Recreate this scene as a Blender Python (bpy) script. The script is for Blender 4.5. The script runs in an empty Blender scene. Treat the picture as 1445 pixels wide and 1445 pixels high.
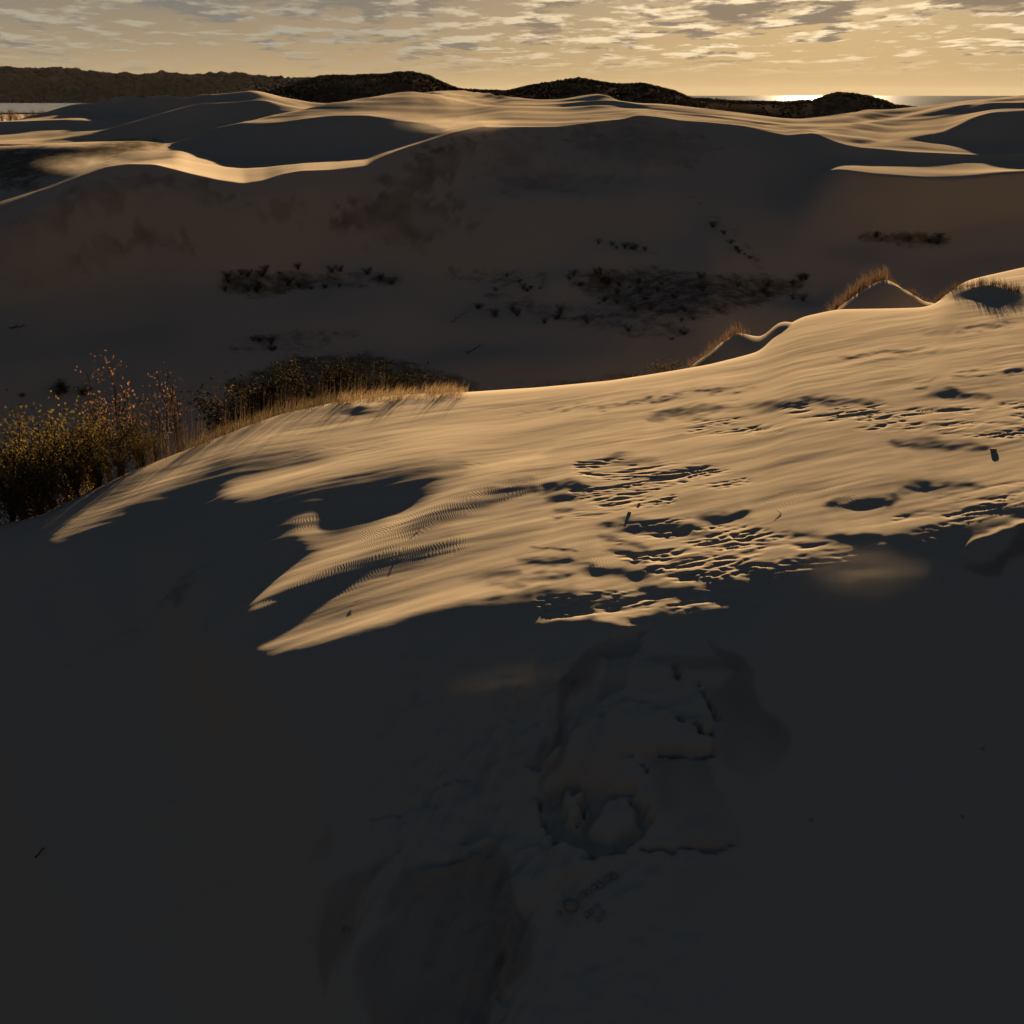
import bpy, bmesh, math, random
import numpy as np
from mathutils import Vector, Matrix

S = bpy.context.scene
COL = S.collection
rng = np.random.default_rng(7)
random.seed(7)

# ------------------------------------------------------------------ camera
IMG = 1445.0
HC = 13.0                                   # eye height above the top of the near dune
HORIZON = 133.0
PITCH = math.atan((IMG / 2 - HORIZON) / IMG)
CP, SP = math.cos(PITCH), math.sin(PITCH)
cam = bpy.data.cameras.new('camera')
cam.lens = 36.0
cam.sensor_width = 36.0
cam.clip_start = 0.5
cam.clip_end = 120000
cam_ob = bpy.data.objects.new('camera', cam)
COL.objects.link(cam_ob)
cam_ob.location = (0, 0, HC)
cam_ob.rotation_euler = (math.pi / 2 - PITCH, 0, 0)
S.camera = cam_ob

# ------------------------------------------------------------------ light
SUN_EL = math.radians(11.0)
SUN_AZ = math.radians(16.0)                 # clockwise from +Y
TAN_E = math.tan(SUN_EL)
U = np.array([math.sin(SUN_AZ), math.cos(SUN_AZ)])
sd = Vector((math.sin(SUN_AZ) * math.cos(SUN_EL), math.cos(SUN_AZ) * math.cos(SUN_EL), math.sin(SUN_EL)))
sun = bpy.data.lights.new('sun', 'SUN')
sun.energy = 5.0
sun.angle = math.radians(0.6)
sun.color = (1.0, 0.74, 0.46)
sun_ob = bpy.data.objects.new('sun', sun)
COL.objects.link(sun_ob)
sun_ob.rotation_euler = (-sd).to_track_quat('-Z', 'Y').to_euler()

S.view_settings.view_transform = 'Standard'
S.view_settings.look = 'None'
S.view_settings.exposure = 2.54
S.view_settings.gamma = 1
S.view_settings.use_curve_mapping = False
S.render.engine = 'CYCLES'
S.cycles.max_bounces = 6
S.cycles.transparent_max_bounces = 8


class NT:
    """small node-tree helper"""
    def __init__(self, tree):
        self.t = tree

    def n(self, typ, **kw):
        nd = self.t.nodes.new(typ)
        for k, v in kw.items():
            setattr(nd, k, v)
        return nd

    def link(self, a, b):
        self.t.links.new(a, b)

    def val(self, sock, v):
        if hasattr(v, 'is_output'):
            self.link(v, sock)
        else:
            sock.default_value = v

    def math(self, op, a, b=0.0, c=0.0, clamp=False):
        nd = self.n('ShaderNodeMath', operation=op, use_clamp=clamp)
        self.val(nd.inputs[0], a)
        self.val(nd.inputs[1], b)
        self.val(nd.inputs[2], c)
        return nd.outputs[0]

    def vmath(self, op, a, b=(0, 0, 0)):
        nd = self.n('ShaderNodeVectorMath', operation=op)
        self.val(nd.inputs[0], a)
        self.val(nd.inputs[1], b)
        return nd.outputs['Value'] if op in ('DOT_PRODUCT', 'LENGTH') else nd.outputs[0]

    def mix(self, f, a, b, blend='MIX'):
        nd = self.n('ShaderNodeMix', data_type='RGBA', blend_type=blend)
        self.val(nd.inputs[0], f)
        self.val(nd.inputs[6], a)
        self.val(nd.inputs[7], b)
        return nd.outputs[2]

    def ramp(self, f, stops):
        nd = self.n('ShaderNodeValToRGB')
        el = nd.color_ramp.elements
        while len(el) < len(stops):
            el.new(0.5)
        for e, (p, c) in zip(el, stops):
            e.position = p
            e.color = c if len(c) == 4 else (*c, 1)
        self.val(nd.inputs[0], f)
        return nd.outputs[0]

    def smooth(self, v, lo, hi):
        nd = self.n('ShaderNodeMapRange', interpolation_type='SMOOTHSTEP')
        self.val(nd.inputs[0], v)
        nd.inputs[1].default_value = lo
        nd.inputs[2].default_value = hi
        return nd.outputs[0]

    def noise(self, vec, scale, detail=4, rough=0.5, dist=0.0):
        nd = self.n('ShaderNodeTexNoise')
        self.val(nd.inputs['Vector'], vec)
        nd.inputs['Scale'].default_value = scale
        nd.inputs['Detail'].default_value = detail
        nd.inputs['Roughness'].default_value = rough
        nd.inputs['Distortion'].default_value = dist
        return nd.outputs[0]


SKY_SHIFT = 11.7


def build_world():
    w = bpy.data.worlds.new('World')
    S.world = w
    w.use_nodes = True
    T = NT(w.node_tree)
    w.node_tree.nodes.clear()
    sky = T.n('ShaderNodeTexSky', sky_type='NISHITA')
    sky.sun_disc = False
    sky.sun_elevation = SUN_EL
    sky.sun_rotation = SUN_AZ
    sky.altitude = 100
    sky.air_density = 1.6
    sky.dust_density = 4.0
    sky.ozone_density = 1.0
    d = T.n('ShaderNodeTexCoord').outputs['Generated']
    xyz = T.n('ShaderNodeSeparateXYZ')
    T.link(d, xyz.inputs[0])
    x, y, z = xyz.outputs
    zc = T.math('MAXIMUM', z, 0.0)
    sun_dot = T.vmath('DOT_PRODUCT', d, tuple(sd))
    # low evening haze glow along the horizon, warmer and brighter towards the sun, fading upwards and round the back
    toward = T.smooth(sun_dot, 0.3, 1.0)
    warm = T.math('EXPONENT', T.math('MULTIPLY', zc, -24.0))
    pale = T.math('EXPONENT', T.math('MULTIPLY', zc, -7.5))
    back = T.math('ADD', 0.14, T.math('MULTIPLY', T.smooth(sun_dot, -0.7, 0.9), 0.86))
    pale_c = T.mix(toward, (0.066, 0.066, 0.056, 1), (0.097, 0.076, 0.044, 1))
    warm_c = T.mix(toward, (0.040, 0.020, 0.0, 1), (0.042, 0.020, 0.001, 1))

    zen = T.n('ShaderNodeRGB').outputs[0]
    zen.default_value = (0.0046, 0.0142, 0.0375, 1)

    def scaled(c_, k):
        nd = T.n('ShaderNodeVectorMath', operation='SCALE')
        T.link(c_, nd.inputs[0])
        T.val(nd.inputs['Scale'], k)
        return nd.outputs[0]

    upper = T.vmath('ADD', scaled(zen, T.smooth(zc, -0.05, 0.28)), T.vmath('ADD', scaled(pale_c, T.math('MULTIPLY', pale, back)), scaled(warm_c, T.math('MULTIPLY', warm, back))))
    nish = T.mix(1.0, sky.outputs[0], (0.0012, 0.0015, 0.0024, 1), 'MULTIPLY')
    base = T.mix(1.0, upper, nish, 'ADD')
    # broken cloud deck, flat layer seen in perspective
    den = T.math('ADD', zc, 0.058)
    cx = T.math('DIVIDE', x, den)
    cy = T.math('DIVIDE', y, den)

    def deck(lift):
        """cloud cover along this sight line, or a little above it"""
        dd = T.math('ADD', den, lift)
        comb = T.n('ShaderNodeCombineXYZ')
        T.link(T.math('ADD', T.math('MULTIPLY', T.math('DIVIDE', x, dd), 1.5), SKY_SHIFT), comb.inputs[0])
        T.link(T.math('DIVIDE', y, dd), comb.inputs[1])
        n1 = T.noise(comb.outputs[0], 1.7, 7, 0.58, 0.1)
        n2 = T.noise(comb.outputs[0], 0.33, 3, 0.5)
        c_ = T.math('ADD', T.math('MULTIPLY', n1, 0.75), T.math('MULTIPLY', n2, 0.30))
        # the deck closes overhead, opens low down
        return T.math('ADD', c_, T.math('MULTIPLY', T.smooth(zc, 0.035, 0.12), 0.125))

    cov = deck(0.0)
    above = deck(0.0055)
    a = T.smooth(cov, 0.505, 0.595)
    thick = T.smooth(above, 0.515, 0.60)
    fade = T.smooth(zc, 0.010, 0.040)
    near_sun = T.smooth(sun_dot, 0.90, 1.0)
    edge_c = T.mix(near_sun, (0.105, 0.092, 0.066, 1), (0.26, 0.20, 0.125, 1))
    edge_c = T.mix(T.smooth(zc, 0.1, 0.45), edge_c, (0.010, 0.012, 0.015, 1))
    core_c = T.mix(T.smooth(sun_dot, 0.85, 1.0), (0.054, 0.050, 0.042, 1), (0.070, 0.053, 0.036, 1))
    core_c = T.mix(T.smooth(zc, 0.07, 0.35), core_c, (0.0068, 0.0122, 0.0240, 1))
    cloud = T.mix(thick, edge_c, core_c)
    # thin veil between the clouds and the horizon glow
    col = T.mix(T.math('MULTIPLY', a, fade), base, cloud)
    # below the horizon: dim earth
    col = T.mix(T.smooth(z, -0.02, 0.0), (0.01, 0.009, 0.008, 1), col)
    bg = T.n('ShaderNodeBackground')
    T.link(T.mix(1.0, col, (7.0, 7.0, 7.0, 1), 'MULTIPLY'), bg.inputs[0])
    bg.inputs[1].default_value = 0.1
    out = T.n('ShaderNodeOutputWorld')
    T.link(bg.outputs[0], out.inputs[0])


build_world()

# ------------------------------------------------------------------ sight-line geometry
def pix_ray(px, py):
    """azimuth (rad, clockwise from +Y) and drop per metre of the sight line through a photo point"""
    xn = (np.asarray(px, float) - IMG / 2) / IMG
    yn = (IMG / 2 - np.asarray(py, float)) / IMG
    yy = CP + SP * yn
    zz = -SP + CP * yn
    return np.arctan2(xn, yy), -zz / np.hypot(xn, yy)


def project(x, y, z):
    f = y * CP - (z - HC) * SP
    up = y * SP + (z - HC) * CP
    return IMG / 2 + IMG * x / f, IMG / 2 - IMG * up / f


AZ0, AZ1, NAZ = math.radians(-62), math.radians(62), 621
AZS = np.linspace(AZ0, AZ1, NAZ)


def smooth1(a, k):
    if k < 1:
        return a
    ker = np.hanning(2 * k + 3)[1:-1]
    ker /= ker.sum()
    p = np.concatenate([np.full(len(ker), a[0]), a, np.full(len(ker), a[-1])])
    return np.convolve(p, ker, 'same')[len(ker):-len(ker)]


def line_t(pts, sm=2):
    """polyline of photo points -> drop per metre for every azimuth"""
    p = np.array(pts, float)
    q = []
    for a, b in zip(p[:-1], p[1:]):
        for s in np.linspace(0, 1, 24, endpoint=False):
            q.append(a[:2] + (b[:2] - a[:2]) * s)
    q.append(p[-1, :2])
    q = np.array(q)
    az, t = pix_ray(q[:, 0], q[:, 1])
    o = np.argsort(az)
    return smooth1(np.interp(AZS, az[o], t[o]), sm)


def line_v(pts, row=450, sm=4):
    """values given at photo columns -> for every azimuth"""
    p = np.array(pts, float)
    az, _ = pix_ray(p[:, 0], np.full(len(p), row))
    return smooth1(np.interp(AZS, az, p[:, 1]), sm)


def line_xyz(pts, sm=3):
    p = np.array(pts, float)
    az, _ = pix_ray(p[:, 0], p[:, 1])
    return line_t(pts, sm), smooth1(np.interp(AZS, az, p[:, 2]), sm)


LINES = []                                  # near to far: D(az), z(az), sharp flag


def add_line(D, t=None, z=None, sharp=0.0):
    if z is None:
        z = HC - D * t
    if LINES:
        D = np.maximum(D, LINES[-1][0] + 0.3)
    LINES.append([D, z, sharp])
    return D


def by_slope(D1, t1, t2, m):
    return D1 * (t1 + m) / np.maximum(t2 + m, 0.004)


# --- near dune: rim (far edge of the sunlit top) and the foot of the sunlit top
E_t, E_z = line_xyz([(-500, 990, -9), (-250, 860, -5), (-100, 786, -3.1), (0, 747, -2.2), (60, 733, -1.9), (130, 698, -1.6),
                     (200, 665, -1.2), (250, 645, -1.0), (300, 625, -.75), (350, 606, -.5), (400, 590, -.3), (480, 573, 0), (560, 564, .2), (660, 560, .3),
                     (760, 553, .4), (860, 543, .6), (950, 529, .8), (1000, 520, 1.0), (1040, 510, 1.1), (1075, 500, 1.25), (1100, 470, 1.55), (1130, 452, 1.9),
                     (1180, 441, 2.1), (1250, 439.5, 2.35), (1300, 438, 2.45), (1322, 433, 2.55), (1338, 418, 2.75), (1352, 404, 2.9), (1375, 396, 3.0), (1445, 380, 3.3), (1700, 345, 4), (2100, 300, 5)])
T_t, T_z = line_xyz([(-500, 1010, -9.1), (-250, 885, -5.2), (-100, 815, -3.3), (0, 785, -2.45), (120, 765, -2.05), (200, 785, -2.1), (250, 850, -2.35),
                     (285, 908, -2.4), (366, 950, -2.1), (430, 932, -1.75), (500, 908, -1.4), (600, 874, -1.0),
                     (700, 852, -.8), (800, 868, -.75), (900, 880, -.72), (1000, 860, -.5), (1080, 845, -.35), (1160, 812, -.15),
                     (1280, 788, 0), (1350, 775, .1), (1445, 758, .25), (1700, 725, .5), (2100, 680, .9)], 5)
E_D = (HC - E_z) / E_t
T_D = (HC - T_z) / T_t
m1 = line_v([(-300, .3), (0, .30), (400, .36), (800, .42), (1100, .36), (1445, .33), (1800, .3)], 1100, 20)
t1445 = line_t([(-900, 1445), (2400, 1445)], 0)
t2400 = line_t([(-3000, 2400), (4500, 2400)], 0)
sm_ = lambda a: smooth1(smooth1(a, 40), 50)
Ts_D, Ts_t = sm_(T_D), sm_(T_t)
D1445 = by_slope(Ts_D, Ts_t, t1445, m1)
D2400 = by_slope(D1445, t1445, t2400, m1 + .05)
tA = .55 * Ts_t + .45 * t1445
DA = by_slope(Ts_D, Ts_t, tA, m1 - .03)
add_line(D2400, t2400)
add_line(D1445, t1445)
add_line(DA, tA)
add_line(T_D, z=T_z)
w = np.clip((E_D - T_D) / 14, 0, 1)
add_line(T_D + (E_D - T_D) * .3, z=T_z + (E_z - T_z) * .42 + .10 * w)
add_line(T_D + (E_D - T_D) * .65, z=T_z + (E_z - T_z) * .76 + .10 * w)
add_line(E_D, z=E_z)
# hidden fall behind the rim into the hollow
V0_D = add_line(E_D * 1.12 + 1, z=E_z - line_v([(-300, 4), (0, 3.2), (300, 2.4), (600, 2.0), (900, 2.2), (1200, 2.0), (1700, 2)]))
V1_D = add_line(line_v([(-300, 92), (300, 96), (600, 92), (900, 90), (1100, 96), (1300, 112), (1445, 126), (1800, 140)]),
                z=line_v([(-300, -23), (0, -22), (300, -20), (900, -18.5), (1300, -16.5), (1700, -16)]))
V2_t = line_t([(-900, 530), (0, 515), (300, 505), (900, 500), (1000, 480), (1100, 455), (1200, 420), (1300, 390), (1445, 352), (1700, 330), (2400, 330)], 8)
V2_D = add_line(line_v([(-300, 118), (0, 118), (300, 119), (900, 115), (1000, 118), (1100, 128), (1200, 138), (1300, 150), (1445, 165), (1800, 185)]), V2_t)

# --- the big shaded dune across the hollow
C_pts = [(-700, 520), (-300, 405), (-100, 345), (0, 300), (60, 270), (110, 250), (150, 236), (180, 232), (220, 233), (270, 246), (310, 255), (345, 260),
         (375, 255), (400, 246), (425, 241), (470, 239), (520, 234), (545, 220), (580, 206), (610, 196), (640, 186), (680, 178), (720, 178), (790, 176),
         (830, 172), (880, 167), (900, 161), (930, 164), (960, 169), (1000, 172), (1050, 178), (1085, 185), (1110, 190), (1140, 188),
         (1160, 192), (1190, 202), (1215, 206), (1245, 208), (1290, 213), (1340, 215), (1380, 216), (1445, 214), (1700, 212), (2200, 212)]
C_t = line_t(C_pts, 1)
A0_t = np.where(AZS < 0, C_t + .0035, 0)
a0 = line_t([(1100, 252), (1150, 240), (1180, 239), (1230, 246), (1300, 250), (1380, 252), (1445, 254), (1700, 256), (2200, 256)], 1)
a1 = line_t([(1100, 238), (1140, 231), (1180, 226), (1200, 226), (1250, 228), (1300, 229), (1400, 227), (1445, 228), (1700, 226), (2200, 226)], 1)
gate = 1 / (1 + np.exp(-(AZS - pix_ray(1142, 235)[0]) / .006))
off = line_v([(-300, .012), (900, .014), (1050, .030), (1140, .040), (1800, .040)], 230, 6)
A0_t = (1 - gate) * (C_t + off) + gate * np.maximum(a0, C_t + .008)
A1_t = (1 - gate) * (C_t + off * .7) + gate * np.maximum(a1, C_t + .004)
C_Dv = line_v([(-300, 138), (0, 142), (180, 153), (350, 150), (500, 161), (700, 182), (900, 196), (1000, 198), (1100, 197), (1140, 193),
               (1200, 186), (1300, 186), (1445, 196), (1800, 215)], 230, 8)
MF = line_v([(-300, .42), (100, .45), (380, .60), (480, .5), (760, .42), (900, .34), (1100, .30), (1800, .30)], 230, 8)
A0_D = C_Dv * (C_t + MF) / (C_t + off + MF)
# bench of scrub half-way up the face
B_t = .58 * V2_t + .42 * A0_t
B_D = by_slope(V2_D, V2_t, B_t, .235)
lim = V2_D + (A0_D - V2_D) * .60
B_D = np.minimum(B_D, lim)
add_line(B_D, B_t)
add_line(A0_D, A0_t, sharp=gate)
A1_D = add_line(by_slope(A0_D, A0_t, A1_t, (1 - gate) * MF + gate * .075), A1_t)
C_D = add_line(by_slope(A1_D, A1_t, C_t, MF), C_t, sharp=1.0)

# --- dunes behind, lines of crests and hollows
LEFT = 1 - smooth1((AZS > pix_ray(650, 170)[0]).astype(float), 14)


def seg(D1, t1, pts, mpts, sharp=0.0, sm=2, cap=None, dist=None):
    t2 = line_t(pts, sm)
    m = line_v(mpts, 170, 6)
    r = np.clip((t1 + m) / np.maximum(t2 + m, .004), 1.01, cap or 1.6)
    r = smooth1(smooth1(r, 7), 12)
    D = D1 * r
    if dist:
        D = D * (1 - LEFT) + LEFT * line_v(dist, 170, 8)
    D = add_line(D, t2, sharp=sharp)
    return D, t2


def shift(pts, lo, hi, dy):
    return [(x, y + dy) for x, y in pts if lo <= x <= hi]


G_D, G_t = seg(C_D, C_t, [(-700, 470), (-300, 370), (0, 279), (60, 263), (110, 246), (150, 233.5), (180, 229), (225, 222), (250, 217), (275, 222),
                          (320, 226), (400, 224), (470, 217), (550, 207), (600, 197), (640, 184)] + shift(C_pts, 680, 1240, -3)
                        + [(1300, 198), (1350, 201), (1400, 204), (1445, 205), (1700, 206), (2200, 206)],
               [(-300, -.05), (100, -.05), (200, -.01), (280, .0), (560, .01), (660, .06), (1200, .07), (1300, .06), (1700, .06)], 0.5,
               dist=[(-300, 190), (0, 186), (180, 186), (340, 196), (500, 197), (640, 188)])
K2_D, K2_t = seg(G_D, G_t, [(-700, 300), (-300, 246), (0, 208), (60, 205), (130, 204), (200, 202), (240, 206), (265, 198), (300, 187), (340, 178), (400, 172),
                            (430, 167), (470, 162), (520, 162), (560, 168), (600, 175), (640, 180)] + shift(C_pts, 680, 1200, -6)
                 + [(1245, 200), (1280, 195), (1330, 186), (1350, 176), (1370, 166), (1400, 157), (1445, 156), (1700, 152), (2200, 150)],
                 [(-300, .2), (200, .2), (260, .36), (590, .34), (640, .09), (700, .07), (1240, .08), (1300, .3), (1800, .3)], 0.7, dist=[(-300, 222), (0, 216), (180, 211), (260, 209), (340, 213), (420, 214), (500, 213), (600, 200), (640, 194)])
K1_D, K1_t = seg(K2_D, K2_t, [(-700, 298), (-300, 245), (0, 207), (200, 201), (240, 205), (265, 196), (300, 184.5), (340, 174), (400, 167), (430, 161.5),
                              (470, 158), (500, 156), (540, 156), (580, 157), (640, 162), (700, 166), (800, 164), (900, 156), (950, 161), (1000, 166),
                              (1085, 178), (1110, 182), (1160, 184), (1200, 186), (1260, 180), (1330, 165), (1370, 158), (1400, 154), (1445, 152), (1700, 146), (2200, 144)],
                 [(-300, .1), (200, .05), (300, .02), (600, .07), (900, .06), (1000, .13), (1100, .14), (1180, .08), (1800, .07)], 0.5, dist=[(-300, 224), (0, 218), (180, 213), (260, 211), (340, 215), (420, 218), (500, 224), (600, 220), (640, 212)])
K0_D, K0_t = seg(K1_D, K1_t, [(-700, 296), (-300, 244), (0, 206), (200, 200), (240, 204), (265, 195), (300, 183), (340, 172), (400, 159.5), (440, 151),
                              (470, 145), (520, 137.5), (560, 131), (580, 129), (620, 134), (660, 145), (700, 150), (760, 153), (800, 153), (840, 151),
                              (880, 153), (900, 154), (950, 158), (1000, 163), (1085, 174), (1110, 177), (1160, 178), (1200, 176), (1260, 168), (1330, 153),
                              (1370, 147.5), (1400, 145), (1445, 144), (1700, 134), (2200, 130)],
                 [(-300, .1), (380, .1), (410, .28), (560, .28), (590, .09), (900, .08), (1000, .14), (1180, .09), (1320, .1), (1360, .28), (1800, .28)], 0.6, dist=[(-300, 226), (0, 220), (180, 215), (260, 213), (340, 218), (420, 228), (500, 238), (580, 252), (640, 245)])
qg = smooth1((AZS < pix_ray(610, 140)[0]).astype(float), 6)
Q_t = K0_t + qg * .004 - (1 - qg) * .0004
Q_D = add_line((1 - qg) * K0_D * 1.02 + qg * line_v([(-300, 316), (0, 314), (300, 314), (560, 322)], 170, 8), Q_t)
R3_D, R3_t = seg(Q_D, Q_t, [(-700, 260), (-300, 228), (0, 204), (60, 200.5), (100, 193), (145, 184), (215, 163), (275, 147.5), (330, 145), (375, 141.5), (400, 147),
                            (440, 153), (500, 146), (580, 134), (620, 130.5), (660, 138), (700, 145), (760, 147), (790, 145), (830, 142), (870, 144), (900, 150),
                            (950, 155), (1000, 160.5), (1085, 170), (1130, 173), (1180, 169), (1230, 161), (1290, 153.5), (1330, 149), (1400, 142.5), (1445, 140), (1700, 130), (2200, 126)],
                 [(-300, .45), (300, .42), (420, .36), (560, .1), (650, .09), (760, .1), (790, .28), (870, .28), (900, .1), (1000, .14), (1180, .09), (1800, .08)], 0.8, dist=[(-300, 330), (0, 331), (300, 334), (560, 340), (640, 290)])
hid = [(x, y) for x, y in [(230, 161), (275, 150), (330, 147.5), (375, 144), (400, 149), (440, 155), (500, 148), (580, 136)]]
P2_D, P2_t = seg(R3_D, R3_t, [(-700, 240), (-300, 212), (0, 187.5), (60, 184), (100, 183), (145, 183.3), (180, 178), (215, 166)] + hid
                 + [(620, 130), (660, 136), (700, 142), (760, 145), (790, 144), (830, 141), (870, 143), (900, 149), (950, 153), (1000, 159), (1085, 168.5), (1130, 171.5),
                    (1180, 167), (1230, 159), (1290, 152), (1330, 147.5), (1400, 142), (1445, 139), (1700, 129), (2200, 125)],
                 [(-300, .0), (230, .0), (640, .08), (1800, .08)], 0.7, dist=[(-300, 400), (0, 390), (120, 378), (200, 352), (300, 344), (560, 346), (640, 300)])
P3b_D, P3b_t = seg(P2_D, P2_t, [(-700, 215), (-300, 192), (0, 173), (60, 172), (105, 171), (150, 175), (190, 174), (215, 168)] + [(x, y + .4) for x, y in hid]
                   + [(620, 129.5), (660, 133), (700, 139), (760, 143), (790, 143), (830, 140), (870, 142.5), (900, 148), (950, 152), (1000, 158), (1085, 168), (1130, 171),
                      (1180, 166), (1230, 158), (1290, 151.5), (1330, 147), (1400, 141.7), (1445, 138.5), (1700, 128), (2200, 124)],
                   [(-300, .45), (230, .45), (640, .08), (1800, .08)], 0.7, dist=[(-300, 410), (0, 400), (120, 388), (200, 360), (300, 350), (560, 352), (640, 306)])
P3_D, P3_t = seg(P3b_D, P3b_t, [(-700, 212), (-300, 190), (0, 170.5), (60, 163.5), (100, 159), (120, 158), (160, 159), (215, 163.5), (230, 163)] + [(x, y + .8) for x, y in hid[1:]]
                 + [(620, 129), (660, 131), (700, 136), (760, 141), (790, 141), (820, 137), (845, 134), (870, 141), (900, 147), (950, 151), (1000, 157), (1085, 167.5), (1130, 170.5),
                    (1180, 165), (1230, 157), (1290, 151), (1330, 146.5), (1400, 141.4), (1445, 138), (1700, 127), (2200, 123)],
                 [(-300, .02), (230, .02), (640, .09), (1800, .09)], 0.7, cap=1.6, dist=[(-300, 450), (0, 440), (120, 430), (220, 400), (300, 360), (560, 360), (640, 312)])
P4_D, P4_t = seg(P3_D, P3_t, [(-700, 215), (-300, 195), (0, 177), (40, 166), (60, 160.5), (100, 150), (115, 147), (150, 140.5), (175, 137), (240, 136.3), (290, 134.5), (340, 130.5),
                              (355, 127.5), (370, 131), (400, 139), (440, 147), (500, 149), (580, 137), (620, 129), (640, 128.5), (700, 134), (760, 140), (790, 139), (820, 133),
                              (845, 129.5), (870, 139), (900, 146), (950, 150), (1000, 156.5), (1100, 168.5), (1130, 169.5), (1180, 163.5), (1230, 156), (1290, 150),
                              (1330, 146), (1400, 141), (1445, 137.5), (1700, 126), (2200, 122)],
                 [(-300, .45), (330, .42), (470, .3), (640, .09), (790, .09), (1800, .09)], 0.8, cap=1.5, dist=[(-300, 470), (0, 458), (120, 446), (220, 418), (300, 380), (560, 380), (640, 320)])
right = smooth1((AZS > pix_ray(940, 140)[0]).astype(float), 10)
zbase = -9 - 13 * right
add_line(P4_D * 1.2 + 40, z=np.minimum(LINES[-1][1] - 9, 2))
add_line(np.maximum(P4_D * 1.5 + 150, 700), z=zbase + 1.0)
add_line(np.full(NAZ, 2200.), z=zbase - 2)
add_line(np.full(NAZ, 9000.), z=zbase - 6)

LD = np.array([l[0] for l in LINES])
LZ = np.array([l[1] for l in LINES])
LS = np.array([np.broadcast_to(l[2], (NAZ,)) for l in LINES])
NL = len(LINES)
for i in range(1, NL):
    LD[i] = np.maximum(LD[i], LD[i - 1] + .2)
dl = np.diff(LZ, axis=0) / np.diff(LD, axis=0)
tan_s = np.zeros_like(LZ)
tan_s[1:-1] = np.where(dl[:-1] * dl[1:] > 0, 2 * dl[:-1] * dl[1:] / (dl[:-1] + dl[1:] + 1e-9), 0)
tan_s[0], tan_s[-1] = dl[0], dl[-1]
TL, TR = tan_s.copy(), tan_s.copy()         # slope arriving at / leaving each line
TL[1:] = tan_s[1:] * (1 - LS[1:]) + dl * LS[1:]
TR[:-1] = tan_s[:-1] * (1 - LS[:-1]) + dl * LS[:-1]


def base_z(az, D):
    """height of the land at azimuth / distance"""
    shp = az.shape
    az, D = az.ravel(), D.ravel()
    f = np.clip((az - AZ0) / (AZ1 - AZ0) * (NAZ - 1), 0, NAZ - 1.001)
    i = f.astype(int)
    f -= i
    out = np.zeros_like(D)
    g = lambda A, k: A[k][i] * (1 - f) + A[k][i + 1] * f
    d0, z0, r0 = g(LD, 0), g(LZ, 0), g(TR, 0)
    out[:] = z0 + (D - d0) * r0
    for k in range(1, NL):
        d1, z1, l1, r1 = g(LD, k), g(LZ, k), g(TL, k), g(TR, k)
        m = (D >= d0) & ((D < d1) | (k == NL - 1))
        h = (d1 - d0)[m]
        s = np.clip((D[m] - d0[m]) / h, 0, 1)
        s2, s3 = s * s, s ** 3
        out[m] = ((2 * s3 - 3 * s2 + 1) * z0[m] + (s3 - 2 * s2 + s) * h * r0[m] + (-2 * s3 + 3 * s2) * z1[m] + (s3 - s2) * h * l1[m])
        d0, z0, r0 = d1, z1, r1
    return out.reshape(shp)


def base_xy(x, y):
    return base_z(np.arctan2(x, y), np.hypot(x, y))


# ------------------------------------------------------------------ field tools
def smoothstep(a, lo, hi):
    s = np.clip((a - lo) / (hi - lo), 0, 1)
    return s * s * (3 - 2 * s)


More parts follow.
